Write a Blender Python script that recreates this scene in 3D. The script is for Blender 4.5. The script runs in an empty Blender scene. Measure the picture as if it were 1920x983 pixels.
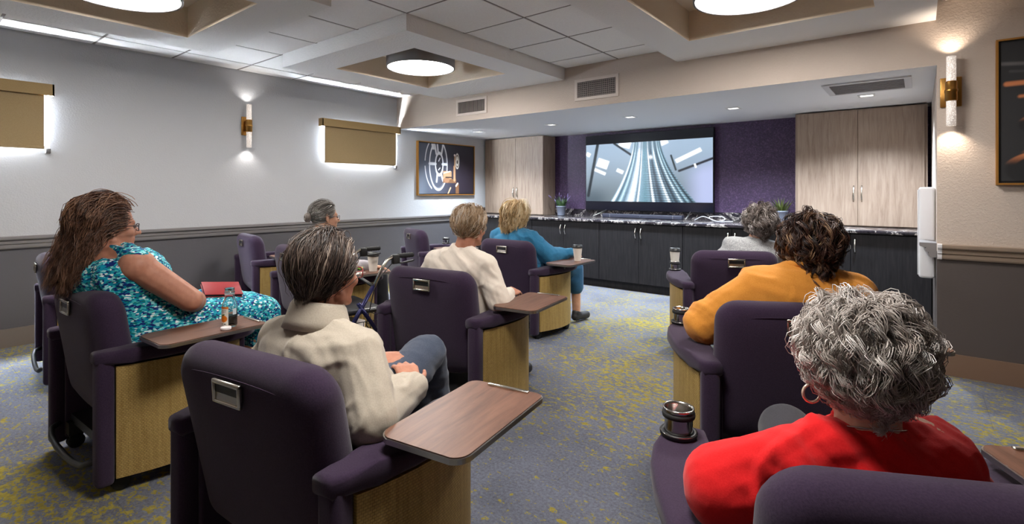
import bpy, bmesh, math, random
import numpy as np
from mathutils import Vector, Matrix, noise as mnoise

# ------------------------------------------------------------------ camera, world, exposure
sc = bpy.context.scene
COL = sc.collection
YAW = math.radians(38.62)
cam_d = bpy.data.cameras.new('camera')
cam_d.sensor_width = 36.0
cam_d.lens = 955.4 / 1920 * 36.0
cam_d.shift_y = -132.9 / 1920
cam_d.clip_start = 0.02
cam = bpy.data.objects.new('camera', cam_d)
COL.objects.link(cam)
cam.location = (0, 0, 1.25)
cam.rotation_euler = (math.pi / 2, 0, YAW)
sc.camera = cam

world = bpy.data.worlds.new('world')
world.use_nodes = True
world.node_tree.nodes['Background'].inputs[0].default_value = (0.75, 0.85, 1.0, 1)
world.node_tree.nodes['Background'].inputs[1].default_value = 1.0
sc.world = world
sc.view_settings.view_transform = 'Standard'
sc.view_settings.look = 'None'
sc.view_settings.gamma = 1.0
sc.view_settings.use_curve_mapping = False
sc.view_settings.exposure = 1.1
sc.cycles.use_denoising = True
sc.cycles.max_bounces = 8
sc.cycles.caustics_reflective = False
sc.cycles.caustics_refractive = False
sc.cycles.sample_clamp_indirect = 4.0

DRUM_EMIT = 24.0
WINDOW_EMIT = 420.0
SOFFIT_W = 125.0
SCONCE_W = 2.0
TV_EMIT = 0.68

# ------------------------------------------------------------------ helpers
def lin(c):
    c = c / 255.0
    return c / 12.92 if c <= 0.04045 else ((c + 0.055) / 1.055) ** 2.4
def rgb(r, g, b):
    return (lin(r), lin(g), lin(b), 1.0)

class NT:
    def __init__(s, m):
        s.t = m.node_tree; s.n = s.t.nodes; s.l = s.t.links
        s.b = s.n['Principled BSDF']
    def add(s, kind, **kw):
        n = s.n.new(kind)
        for k, v in kw.items():
            setattr(n, k, v)
        return n
    def link(s, a, b):
        s.l.new(a, b)
    def coord(s, kind='Object', scale=(1, 1, 1), rot=(0, 0, 0)):
        tc = s.add('ShaderNodeTexCoord'); mp = s.add('ShaderNodeMapping')
        mp.inputs['Scale'].default_value = scale
        mp.inputs['Rotation'].default_value = rot
        s.link(tc.outputs[kind], mp.inputs['Vector'])
        return mp.outputs['Vector']
    def noise(s, vec, scale, detail=3, rough=0.5, dist=0.0):
        n = s.add('ShaderNodeTexNoise')
        n.inputs['Scale'].default_value = scale; n.inputs['Detail'].default_value = detail
        n.inputs['Roughness'].default_value = rough; n.inputs['Distortion'].default_value = dist
        s.link(vec, n.inputs['Vector'])
        return n.outputs['Fac']
    def ramp(s, fac, stops):
        r = s.add('ShaderNodeValToRGB')
        e = r.color_ramp.elements
        while len(e) < len(stops):
            e.new(0.5)
        for i, (p, c) in enumerate(stops):
            e[i].position = p; e[i].color = c
        s.link(fac, r.inputs['Fac'])
        return r.outputs['Color']
    def mix(s, fac, a, b, mode='MIX'):
        m = s.add('ShaderNodeMix', data_type='RGBA', blend_type=mode)
        for sock, v in ((m.inputs['Factor'], fac), (m.inputs['A'], a), (m.inputs['B'], b)):
            pass
        ins = {'F': m.inputs[0], 'A': m.inputs[6], 'B': m.inputs[7]}
        for k, v in (('F', fac), ('A', a), ('B', b)):
            if hasattr(v, 'default_value') or hasattr(v, 'links'):
                s.link(v, ins[k])
            else:
                ins[k].default_value = v
        return m.outputs[2]
    def bump(s, h, strength, dist=0.01):
        b = s.add('ShaderNodeBump')
        b.inputs['Strength'].default_value = strength; b.inputs['Distance'].default_value = dist
        s.link(h, b.inputs['Height']); s.link(b.outputs['Normal'], s.b.inputs['Normal'])
    def math(s, op, a, b=None):
        m = s.add('ShaderNodeMath', operation=op)
        for i, v in enumerate((a, b)):
            if v is None: continue
            if isinstance(v, (int, float)): m.inputs[i].default_value = v
            else: s.link(v, m.inputs[i])
        return m.outputs[0]

MATS = {}
def mat(name, color=(0.8, 0.8, 0.8, 1), rough=0.6, metal=0.0, spec=0.5):
    m = bpy.data.materials.new(name); m.use_nodes = True
    b = m.node_tree.nodes['Principled BSDF']
    b.inputs['Base Color'].default_value = color
    b.inputs['Roughness'].default_value = rough
    b.inputs['Metallic'].default_value = metal
    b.inputs['Specular IOR Level'].default_value = spec
    MATS[name] = m
    return m
def grainy(name, c1, c2, rough=0.6, scale=(1, 1, 1), ns=8, bump=0.0, bdist=0.002, metal=0.0, spec=0.5, detail=4, lo=0.35, hi=0.65, bscale=None):
    m = mat(name, c1, rough, metal, spec); t = NT(m)
    v = t.coord('Object', scale)
    f = t.noise(v, ns, detail, 0.6)
    t.link(t.ramp(f, [(lo, c1), (hi, c2)]), t.b.inputs['Base Color'])
    if bump:
        f2 = f if bscale is None else t.noise(t.coord('Object'), bscale, 2, 0.5)
        t.bump(f2, bump, bdist)
    return m
def emit(name, color, strength):
    m = mat(name, color, 0.5)
    b = m.node_tree.nodes['Principled BSDF']
    b.inputs['Emission Color'].default_value = color
    b.inputs['Emission Strength'].default_value = strength
    return m

def tag(o, label=None, cat=None, group=None, kind=None):
    if label: o['label'] = label
    if cat: o['category'] = cat
    if group: o['group'] = group
    if kind: o['kind'] = kind
    return o
def empty(name, loc=(0, 0, 0), rz=0.0):
    o = bpy.data.objects.new(name, None)
    o.empty_display_size = 0.1
    COL.objects.link(o)
    o.location = loc; o.rotation_euler = (0, 0, rz)
    return o

class MB:
    """collects shapes and links them as one mesh object"""
    def __init__(s):
        s.v = []; s.f = []; s.m = []; s.sm = []
    def add(s, verts, faces, mi=0, smooth=False):
        o = len(s.v)
        s.v += [tuple(p) for p in verts]
        s.f += [tuple(i + o for i in q) for q in faces]
        s.m += [mi] * len(faces); s.sm += [smooth] * len(faces)
        return s
    def box(s, x0, x1, y0, y1, z0, z1, mi=0, skip=()):
        v = [(x0, y0, z0), (x1, y0, z0), (x1, y1, z0), (x0, y1, z0), (x0, y0, z1), (x1, y0, z1), (x1, y1, z1), (x0, y1, z1)]
        fs = {'-z': (0, 3, 2, 1), '+z': (4, 5, 6, 7), '-y': (0, 1, 5, 4), '+x': (1, 2, 6, 5), '+y': (2, 3, 7, 6), '-x': (3, 0, 4, 7)}
        return s.add(v, [q for k, q in fs.items() if k not in skip], mi)
    def rbox(s, x0, x1, y0, y1, z0, z1, r, seg=3, mi=0, mat4=None, smooth=True):
        bm = bmesh.new()
        bmesh.ops.create_cube(bm, size=1)
        for v in bm.verts:
            v.co = Vector(((x0 + x1) / 2 + v.co.x * (x1 - x0), (y0 + y1) / 2 + v.co.y * (y1 - y0), (z0 + z1) / 2 + v.co.z * (z1 - z0)))
        bmesh.ops.bevel(bm, geom=list(bm.edges), offset=r, segments=seg, affect='EDGES', profile=0.5)
        return s.bm(bm, mi, mat4, smooth)
    def bm(s, bm, mi=0, mat4=None, smooth=True):
        bm.verts.index_update()
        vs = [(mat4 @ v.co) if mat4 else v.co.copy() for v in bm.verts]
        s.add(vs, [[v.index for v in f.verts] for f in bm.faces], mi, smooth)
        bm.free()
        return s
    def tube(s, pts, r, seg=8, mi=0, cap=True, closed=False):
        pts = [Vector(p) for p in pts]
        n = len(pts); rs = r if isinstance(r, (list, tuple)) else [r] * n
        vs = []; fs = []
        up = None
        for i, p in enumerate(pts):
            a = pts[(i - 1) % n] if (closed or i > 0) else p
            b = pts[(i + 1) % n] if (closed or i < n - 1) else p
            t = (b - a).normalized()
            if up is None:
                up = Vector((0, 0, 1)) if abs(t.z) < 0.9 else Vector((1, 0, 0))
            u = (up - t * up.dot(t))
            if u.length < 1e-6: u = t.orthogonal()
            u.normalize(); w = t.cross(u); up = u
            for k in range(seg):
                a_ = 2 * math.pi * k / seg
                vs.append(p + (u * math.cos(a_) + w * math.sin(a_)) * rs[i])
        m = n if closed else n - 1
        for i in range(m):
            for k in range(seg):
                a_ = i * seg + k; b_ = i * seg + (k + 1) % seg
                j = ((i + 1) % n) * seg
                fs.append((a_, b_, j + (k + 1) % seg, j + k))
        if cap and not closed:
            fs.append(tuple(range(seg - 1, -1, -1))); fs.append(tuple((n - 1) * seg + k for k in range(seg)))
        return s.add(vs, fs, mi, True)
    def lathe(s, prof, c=(0, 0, 0), seg=24, mi=0, smooth=True, cap=True):
        vs = []; fs = []
        n = len(prof)
        for (r, z) in prof:
            for k in range(seg):
                a = 2 * math.pi * k / seg
                vs.append((c[0] + r * math.cos(a), c[1] + r * math.sin(a), c[2] + z))
        for i in range(n - 1):
            for k in range(seg):
                fs.append((i * seg + k, i * seg + (k + 1) % seg, (i + 1) * seg + (k + 1) % seg, (i + 1) * seg + k))
        if cap:
            fs.append(tuple(range(seg - 1, -1, -1))); fs.append(tuple((n - 1) * seg + k for k in range(seg)))
        return s.add(vs, fs, mi, smooth)
    def prism(s, poly, d0, d1, axis='y', mi=0, smooth=False):
        """poly in the two axes other than `axis`, extruded from d0 to d1"""
        n = len(poly)
        def P(a, b, d):
            return {'x': (d, a, b), 'y': (a, d, b), 'z': (a, b, d)}[axis]
        vs = [P(a, b, d0) for a, b in poly] + [P(a, b, d1) for a, b in poly]
        fs = [tuple(range(n)), tuple(range(2 * n - 1, n - 1, -1))]
        for i in range(n):
            j = (i + 1) % n
            fs.append((i, i + n, j + n, j))
        return s.add(vs, fs, mi, smooth)
    def build(s, name, mats, parent=None, fix=True, sharp=None):
        me = bpy.data.meshes.new(name)
        me.from_pydata(s.v, [], s.f)
        if not isinstance(mats, (list, tuple)): mats = [mats]
        for m in mats: me.materials.append(m)
        if len(mats) > 1: me.polygons.foreach_set('material_index', s.m)
        me.polygons.foreach_set('use_smooth', s.sm)
        if fix:
            bm = bmesh.new(); bm.from_mesh(me)
            bmesh.ops.recalc_face_normals(bm, faces=bm.faces)
            if sharp:
                lim = math.radians(sharp)
                for e in bm.edges:
                    if len(e.link_faces) == 2 and e.calc_face_angle(0) > lim: e.smooth = False
            bm.to_mesh(me); bm.free()
        me.update()
        o = bpy.data.objects.new(name, me)
        COL.objects.link(o)
        if parent: o.parent = parent
        return o

def struct(o):
    o['kind'] = 'structure'
    return o

# ------------------------------------------------------------------ materials of the setting
def plaster(name, c, rough=0.75, bump=0.25, bs=85):
    m = mat(name, c, rough, spec=0.3); t = NT(m)
    v = t.coord('Object')
    f = t.noise(v, bs, 3, 0.55)
    t.bump(t.ramp(f, [(0.42, (0, 0, 0, 1)), (0.62, (1, 1, 1, 1))]), bump, 0.004)
    return m
M_WALLW = plaster('paint_pale_grey', rgb(190, 191, 194))
M_WALLD = plaster('paint_charcoal_grey', rgb(92, 90, 94), 0.55, 0.08)
M_BEIGE = plaster('paint_warm_beige', rgb(194, 180, 168))
M_DARKR = plaster('paint_dark_taupe', rgb(84, 76, 73), 0.6, 0.06)
M_SOFFIT = plaster('paint_soffit_white', rgb(240, 241, 243), 0.6, 0.12)
M_COFFER = plaster('coffer_plaster', rgb(240, 238, 236), 0.75, 0.3, 60)
M_COFIN = plaster('coffer_inner_plaster', rgb(238, 222, 200), 0.75, 0.2, 60)
M_TRIM = mat('trim_taupe', rgb(126, 122, 122), 0.45)
M_TRIMR = mat('trim_taupe_right', rgb(140, 122, 106), 0.45)
M_BASEB = mat('baseboard_taupe', rgb(118, 108, 100), 0.5)
M_BASEBR = mat('baseboard_brown', rgb(122, 96, 78), 0.5)
M_TILE = grainy('ceiling_tile_fibre', rgb(240, 237, 234), rgb(247, 245, 243), 0.9, ns=120, bump=0.15, bdist=0.002)
M_TBAR = mat('ceiling_grid_metal', rgb(120, 112, 106), 0.6)

def carpet():
    m = mat('carpet_grey_yellow', rgb(110, 110, 118), 0.95, spec=0.1); t = NT(m)
    v = t.coord('Object')
    vs = t.coord('Object', (1.0, 1.7, 1), (0, 0, math.radians(20)))
    base = t.ramp(t.noise(v, 75, 3, 0.7), [(0.3, rgb(60, 62, 70)), (0.7, rgb(122, 125, 138))])
    soft = t.ramp(t.noise(v, 2.2, 2, 0.5), [(0.35, rgb(88, 90, 100)), (0.65, rgb(112, 115, 128))])
    base = t.mix(0.5, base, soft)
    big = t.noise(v, 0.8, 3, 0.55)
    fleck = t.noise(vs, 20, 5, 0.66, 0.3)
    fine = t.noise(v, 85, 2, 0.6)
    s = t.math('ADD', t.math('MULTIPLY', big, 0.52), t.math('MULTIPLY', fleck, 1.0))
    s = t.math('ADD', s, t.math('MULTIPLY', fine, 0.36))
    s2 = t.math('MULTIPLY', s, 0.5)
    msk = t.ramp(s2, [(0.489, (0, 0, 0, 1)), (0.520, (1, 1, 1, 1))])
    yel = t.ramp(t.noise(v, 40, 3, 0.6), [(0.3, rgb(122, 108, 44)), (0.7, rgb(154, 142, 64))])
    col = t.mix(msk, base, yel)
    # butt joints between the carpet squares
    br = t.add('ShaderNodeTexBrick'); br.offset = 0.5
    br.inputs['Scale'].default_value = 1.0; br.inputs['Brick Width'].default_value = 0.61; br.inputs['Row Height'].default_value = 0.61
    br.inputs['Mortar Size'].default_value = 0.0022; br.inputs['Color1'].default_value = (1, 1, 1, 1); br.inputs['Color2'].default_value = (1, 1, 1, 1)
    br.inputs['Mortar'].default_value = (0.82, 0.82, 0.82, 1)
    t.link(v, br.inputs['Vector'])
    col = t.mix(1.0, col, br.outputs['Color'], 'MULTIPLY')
    t.link(col, t.b.inputs['Base Color'])
    t.bump(t.noise(v, 170, 2, 0.6), 0.7, 0.004)
    return m
M_CARPET = carpet()

def purple_wall():
    m = mat('wallcovering_purple', rgb(70, 46, 82), 0.55); t = NT(m)
    v = t.coord('Object')
    f = t.noise(v, 60, 4, 0.7)
    t.link(t.ramp(f, [(0.35, rgb(46, 30, 58)), (0.55, rgb(68, 45, 81)), (0.72, rgb(108, 82, 120))]), t.b.inputs['Base Color'])
    t.bump(f, 0.4, 0.003)
    return m
M_PURPLEW = purple_wall()

# ------------------------------------------------------------------ room shell
XL, YB, YT, XR, ZC, ZS = -5.70, 4.56, 6.74, 0.096, 2.552, 2.116
X2, Y0 = 3.1, -1.7
RAIL0, RAIL1 = 0.787, 0.888

floor = struct(MB().box(XL - 0.1, X2 + 0.1, Y0 - 0.1, YT + 0.1, -0.06, 0.0).build('floor', M_CARPET))

# left wall with two window openings
WIN = [(-0.35, 0.86, 1.64, 2.06), (3.47, 4.44, 1.64, 2.06)]
mb = MB()
def wall_strip(mb, y0, y1, z0, z1):
    # split at the chair rail so the two paints are two faces of one wall
    for a, b, mi in ((z0, min(z1, RAIL0 + 0.05), 1), (max(z0, RAIL0 + 0.05), z1, 0)):
        if b > a: mb.box(XL - 0.16, XL, y0, y1, a, b, mi)
ys = [Y0 - 0.1, WIN[0][0], WIN[0][1], WIN[1][0], WIN[1][1], YT + 0.1]
for i in range(5):
    if i in (1, 3):
        w = WIN[i // 2]
        wall_strip(mb, ys[i], ys[i + 1], 0, w[2]); wall_strip(mb, ys[i], ys[i + 1], w[3], 2.72)
    else:
        wall_strip(mb, ys[i], ys[i + 1], 0, 2.72)
struct(mb.build('wall_left', [M_WALLW, M_WALLD]))

struct(MB().box(XL - 0.1, XR + 0.1, YT, YT + 0.1, 0, 2.72).build('wall_back', M_PURPLEW))
mb = MB(); mb.box(XR, X2 + 0.1, YB, YT + 0.1, 0, RAIL0 + 0.05, 1); mb.box(XR, X2 + 0.1, YB, YT + 0.1, RAIL0 + 0.05, 2.72, 0)
struct(mb.build('wall_right', [M_BEIGE, M_DARKR]))
mb = MB(); mb.box(XL, XR, YB, YT, ZS, 2.72, 0, skip=('-z',)); mb.add([(XL, YB, ZS), (XL, YT, ZS), (XR, YT, ZS), (XR, YB, ZS)], [(0, 1, 2, 3)], 1)
struct(mb.build('wall_header', [M_BEIGE, M_SOFFIT]))
mb = MB(); mb.box(X2, X2 + 0.1, Y0 - 0.1, YB, 0, 0.84, 1); mb.box(X2, X2 + 0.1, Y0 - 0.1, YB, 0.84, 2.72, 0)
struct(mb.build('wall_side', [M_BEIGE, M_DARKR]))
mb = MB(); mb.box(XL, X2, Y0 - 0.1, Y0, 0, 0.84, 1); mb.box(XL, X2, Y0 - 0.1, Y0, 0.84, 2.72, 0)
struct(mb.build('wall_rear', [M_BEIGE, M_DARKR]))

# ceiling: grid bars with one tile in each cell, coffers hung below
GX = [-5.97 + 0.61 * k for k in range(16)]
GY = [-1.845 + 0.61 * k for k in range(12)]
COF = {1: (-4.74, -2.93, -0.01, 1.82, -4.38, -3.24, 0.32, 1.50),
       2: (-4.74, -2.93, 2.43, YB, -4.38, -3.24, 2.77, 3.95),
       3: (-1.72, 0.09, 2.43, YB, -1.41, -0.22, 2.77, 3.99),
       4: (-1.72, 0.09, -0.01, 1.82, -1.41, -0.22, 0.32, 1.50)}
def in_coffer(x, y):
    return any(c[0] < x < c[1] and c[2] < y < c[3] for c in COF.values())
mb = MB()
def bar_runs(fixed, lo, hi, along_y):
    """stretches of a grid bar that are not inside a coffer"""
    cuts = []
    for c in COF.values():
        a, b, p, q = (c[0], c[1], c[2], c[3]) if along_y else (c[2], c[3], c[0], c[1])
        if a - 0.02 < fixed < b + 0.02: cuts.append((p, q))
    runs = [(lo, hi)]
    for p, q in cuts:
        runs = [r for u, v in runs for r in ((u, min(v, p)), (max(u, q), v)) if r[1] - r[0] > 0.01]
    return runs
for x in GX:
    if XL < x < X2:
        for u, v in bar_runs(x, Y0, YB, True): mb.box(x - 0.011, x + 0.011, u, v, ZC - 0.001, ZC + 0.02)
for y in GY:
    if Y0 < y < YB:
        for u, v in bar_runs(y, XL, X2, False): mb.box(u, v, y - 0.011, y + 0.011, ZC - 0.0005, ZC + 0.02)
mb.box(XL - 0.1, X2 + 0.1, Y0 - 0.1, YB, 2.70, 2.76)
ceil = struct(mb.build('ceiling', M_TBAR))
tile_me = {}
for i in range(len(GX) - 1):
    for j in range(len(GY) - 1):
        x0, x1 = max(GX[i], XL), min(GX[i + 1], X2)
        y0, y1 = max(GY[j], Y0), min(GY[j + 1], YB)
        if x1 - x0 < 0.03 or y1 - y0 < 0.03 or in_coffer((x0 + x1) / 2, (y0 + y1) / 2): continue
        w, d = x1 - x0 - 0.014, y1 - y0 - 0.014
        key = (round(w, 3), round(d, 3))
        if key not in tile_me:
            b = MB(); h = 0.004
            b.add([(-w / 2, -d / 2, 0.012), (w / 2, -d / 2, 0.012), (w / 2, d / 2, 0.012), (-w / 2, d / 2, 0.012),
                   (-w / 2 + h, -d / 2 + h, -0.004), (w / 2 - h, -d / 2 + h, -0.004), (w / 2 - h, d / 2 - h, -0.004), (-w / 2 + h, d / 2 - h, -0.004)],
                  [(0, 1, 2, 3), (7, 6, 5, 4), (4, 5, 1, 0), (5, 6, 2, 1), (6, 7, 3, 2), (7, 4, 0, 3)])
            o = b.build('ceiling_tile', M_TILE, ceil); tile_me[key] = o.data
        else:
            o = bpy.data.objects.new('ceiling_tile', tile_me[key]); COL.objects.link(o); o.parent = ceil
        o.location = ((x0 + x1) / 2, (y0 + y1) / 2, ZC + random.Random(i * 31 + j).uniform(-0.001, 0.001))

def coffer(n, c):
    x0, x1, y0, y1, a0, a1, b0, b1 = c
    zb, zt = 2.427, 2.66
    mb = MB()
    o = [(x0, y0), (x1, y0), (x1, y1), (x0, y1)]; q = [(a0, b0), (a1, b0), (a1, b1), (a0, b1)]
    vs = [(x, y, zb) for x, y in o] + [(x, y, zb) for x, y in q] + [(x, y, zt) for x, y in o]
    fs = []
    for i in range(4):
        j = (i + 1) % 4
        fs.append((i, j, 4 + j, 4 + i)); fs.append((i, 8 + i, 8 + j, j))
    mb.add(vs, fs, 0)
    vs = [(x, y, zb) for x, y in q] + [(x, y, zt) for x, y in q]
    mb.add(vs, [(0, 4, 5, 1), (1, 5, 6, 2), (2, 6, 7, 3), (3, 7, 4, 0), (4, 5, 6, 7)], 1)
    ob = mb.build('trim_%d' % n, [M_COFFER, M_COFIN], fix=False)
    return struct(ob)
for n, c in COF.items(): coffer(n, c)

M_DRUM = mat('drum_grey_metal', rgb(120, 118, 118), 0.4, 0.3)
M_DIFF = emit('drum_diffuser', (1.0, 0.96, 0.915, 1), DRUM_EMIT)
def drum(x, y, label, r=0.33):
    t = tag(empty('drum_ceiling_light', (x, y, 2.45)), label, 'ceiling light', 'drum lights in the coffers')
    MB().lathe([(r - 0.012, 0.0), (r, 0.0), (r, 0.16), (r - 0.02, 0.21), (0.05, 0.21), (0.05, 0.2), (r - 0.03, 0.2), (r - 0.012, 0.155)], seg=56, cap=False).build('drum_shade', M_DRUM, t)
    MB().lathe([(0.0005, 0.004), (r * 0.6, 0.004), (r - 0.013, 0.006), (r - 0.013, 0.014), (0.0005, 0.014)], seg=56, cap=False).build('diffuser', M_DIFF, t)
drum(-3.80, 0.93, 'round grey drum light in the coffer at the upper left corner')
drum(-3.81, 3.34, 'smallest looking drum light, in the middle coffer beside the purple screen wall header')
drum(-0.82, 3.38, 'round drum light in the coffer at the upper right')
drum(-0.82, 0.93, 'unseen round drum light added in the coffer overhead, above the red sweater person')  # out of view; repeats the coffer grid, added to brighten the foreground people

# chair rails, baseboards
def rail_prof(d=0.052, z0=RAIL0, z1=RAIL1):
    h = z1 - z0
    return [(0, z0), (d * 0.35, z0), (d * 0.45, z0 + h * 0.10), (d * 0.5, z0 + h * 0.30), (d * 0.42, z0 + h * 0.34), (d * 0.62, z0 + h * 0.40),
            (d * 0.68, z0 + h * 0.60), (d * 0.58, z0 + h * 0.65), (d * 0.95, z0 + h * 0.74), (d, z0 + h * 0.80), (d, z0 + h * 0.97), (d * 0.96, z1), (0, z1)]
struct(MB().prism([(XL + a, b) for a, b in rail_prof()], Y0, 5.86, 'y').build('trim_5', M_TRIM))
struct(MB().prism([(YB - a, b) for a, b in rail_prof()], XR + 0.022, X2, 'x').build('trim_6', M_TRIMR))
struct(MB().prism([(YB - a, b) for a, b in rail_prof(0.056, RAIL0 - 0.002, RAIL1 + 0.002)], XR + 0.002, XR + 0.026, 'x').build('trim_7', mat('rail_end_white', rgb(225, 222, 224), 0.4)))
struct(MB().prism([(XR - a, b) for a, b in rail_prof(0.095)], YB + 0.06, 5.3, 'y').build('trim_8', M_TRIM))
struct(MB().box(XL, XL + 0.016, Y0, 5.93, 0, 0.148).build('baseboard_left', M_BASEB))
struct(MB().box(XR + 0.002, X2, YB - 0.016, YB, 0, 0.148).build('baseboard_right', M_BASEBR))

# windows behind the shades
M_PANE = emit('window_daylight', (0.82, 0.91, 1.0, 1), WINDOW_EMIT)
M_WFR = mat('window_frame_white', rgb(225, 226, 228), 0.4)
for k, (y0, y1, z0, z1) in enumerate(WIN):
    f = MB(); t = 0.03
    f.box(XL - 0.10, XL - 0.06, y0, y1, z0, z0 + t); f.box(XL - 0.10, XL - 0.06, y0, y1, z1 - t, z1)
    f.box(XL - 0.10, XL - 0.06, y0, y0 + t, z0 + t, z1 - t); f.box(XL - 0.10, XL - 0.06, y1 - t, y1, z0 + t, z1 - t)
    w = struct(f.build('window_%d' % (k + 1), M_WFR))
    MB().box(XL - 0.09, XL - 0.08, y0 + t, y1 - t, z0 + t, z1 - t).build('pane', M_PANE, w)

# ------------------------------------------------------------------ furniture materials
def fabric(name, c1, c2, ns=260, bump=0.25, rough=0.9, sheen=0.25):
    m = grainy(name, c1, c2, rough, ns=ns, bump=bump, bdist=0.0015, spec=0.15)
    b = m.node_tree.nodes['Principled BSDF']
    b.inputs['Sheen Weight'].default_value = sheen
    b.inputs['Sheen Roughness'].default_value = 0.5
    return m
M_PURPLE = fabric('upholstery_aubergine', rgb(47, 34, 53), rgb(56, 42, 62), sheen=0.12)
M_SEATF = fabric('upholstery_seat', rgb(40, 36, 52), rgb(48, 43, 60), sheen=0.12)
def woven():
    m = mat('woven_gold_vinyl', rgb(170, 140, 78), 0.5, spec=0.4); t = NT(m)
    v = t.coord('UV')
    br = t.add('ShaderNodeTexBrick'); br.offset = 0.5; br.squash = 1.0
    br.inputs['Scale'].default_value = 1.0; br.inputs['Brick Width'].default_value = 0.011; br.inputs['Row Height'].default_value = 0.0075
    br.inputs['Mortar Size'].default_value = 0.0013; br.inputs['Mortar Smooth'].default_value = 0.6
    br.inputs['Color1'].default_value = rgb(186, 156, 92); br.inputs['Color2'].default_value = rgb(158, 128, 70); br.inputs['Mortar'].default_value = rgb(96, 74, 38)
    t.link(v, br.inputs['Vector'])
    st = t.noise(t.coord('UV', (60, 3, 1)), 1.0, 3, 0.6)
    col = t.mix(0.5, br.outputs['Color'], t.ramp(st, [(0.3, rgb(140, 112, 58)), (0.7, rgb(190, 162, 98))]))
    t.link(col, t.b.inputs['Base Color'])
    inv = t.math('SUBTRACT', 1.0, br.outputs['Fac'])
    t.bump(inv, 0.5, 0.002)
    return m
M_WOVEN = woven()
M_BLACK = mat('black_plastic', rgb(22, 22, 24), 0.45)
M_RUBBER = mat('black_rubber', rgb(16, 16, 17), 0.7)
M_CHROME = mat('brushed_chrome', rgb(205, 200, 190), 0.22, 1.0)
M_STEEL = mat('stainless_steel', rgb(190, 188, 184), 0.18, 1.0)
M_ALU = mat('aluminium_edge', rgb(190, 188, 186), 0.3, 1.0)
def wood(name, c1, c2, c3, axis, stretch=14, ns=5, rough=0.4, bump=0.05):
    m = mat(name, c1, rough); t = NT(m)
    s = [stretch, stretch, stretch]; s['xyz'.index(axis)] = 0.9
    v = t.coord('Object', tuple(s))
    f = t.noise(v, ns, 5, 0.65, 0.4)
    t.link(t.ramp(f, [(0.28, c1), (0.5, c2), (0.72, c3)]), t.b.inputs['Base Color'])
    t.bump(f, bump, 0.001)
    return m
M_WALNUT = wood('laminate_walnut', rgb(80, 52, 40), rgb(106, 72, 56), rgb(124, 88, 70), 'y', 9, 4, 0.40)
M_ASH = wood('laminate_ash', rgb(124, 104, 90), rgb(146, 126, 110), rgb(160, 141, 125), 'z', 10, 3, 0.5)
M_EBONY = wood('laminate_ebony', rgb(22, 20, 22), rgb(31, 29, 31), rgb(41, 38, 39), 'z', 12, 4, 0.62)
M_EBONY.node_tree.nodes['Principled BSDF'].inputs['Specular IOR Level'].default_value = 0.2

# ------------------------------------------------------------------ theatre chair with tray and cup holder
PAD_OUT = [(-0.012, 0.345), (0.03, 0.36), (0.10, 0.382), (0.20, 0.412), (0.32, 0.426), (0.43, 0.428), (0.52, 0.415), (0.585, 0.39), (0.625, 0.355), (0.636, 0.315)]
PAD_IN = [(0.62, 0.268), (0.45, 0.268), (0.25, 0.268), (-0.012, 0.278)]
PANEL = [(0.055, 0.352), (0.10, 0.368), (0.16, 0.386), (0.22, 0.399), (0.28, 0.407), (0.34, 0.409), (0.40, 0.404), (0.46, 0.39), (0.51, 0.367), (0.55, 0.337), (0.575, 0.305)]
def sheet(mb, pts, z0, z1, th, sx):
    """curved upright panel with thickness; pts = (y, x)"""
    n = len(pts); vs = []; 
    for inner in (0, 1):
        for z in (z0, z1):
            for (y, x) in pts:
                vs.append((sx * (x - (th if inner else 0)), y, z))
    fs = []
    A = lambda inn, top, i: inn * 2 * n + top * n + i
    for i in range(n - 1):
        fs.append((A(0, 0, i), A(0, 0, i + 1), A(0, 1, i + 1), A(0, 1, i)))
        fs.append((A(1, 0, i), A(1, 1, i), A(1, 1, i + 1), A(1, 0, i + 1)))
        fs.append((A(0, 1, i), A(0, 1, i + 1), A(1, 1, i + 1), A(1, 1, i)))
        fs.append((A(0, 0, i), A(1, 0, i), A(1, 0, i + 1), A(0, 0, i + 1)))
    for i in (0, n - 1):
        fs.append((A(0, 0, i), A(0, 1, i), A(1, 1, i), A(1, 0, i)))
    mb.add(vs, fs, 0, True)
def uv_unroll(o):
    """unrolled length along x-y as U, height as V (metres)"""
    me = o.data; uv = me.uv_layers.new(name='UVMap')
    for p in me.polygons:
        for li in p.loop_indices:
            c = me.vertices[me.loops[li].vertex_index].co
            uv.data[li].uv = (c.y * 1.15 + (abs(c.x) * -0.35), c.z)

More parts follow.
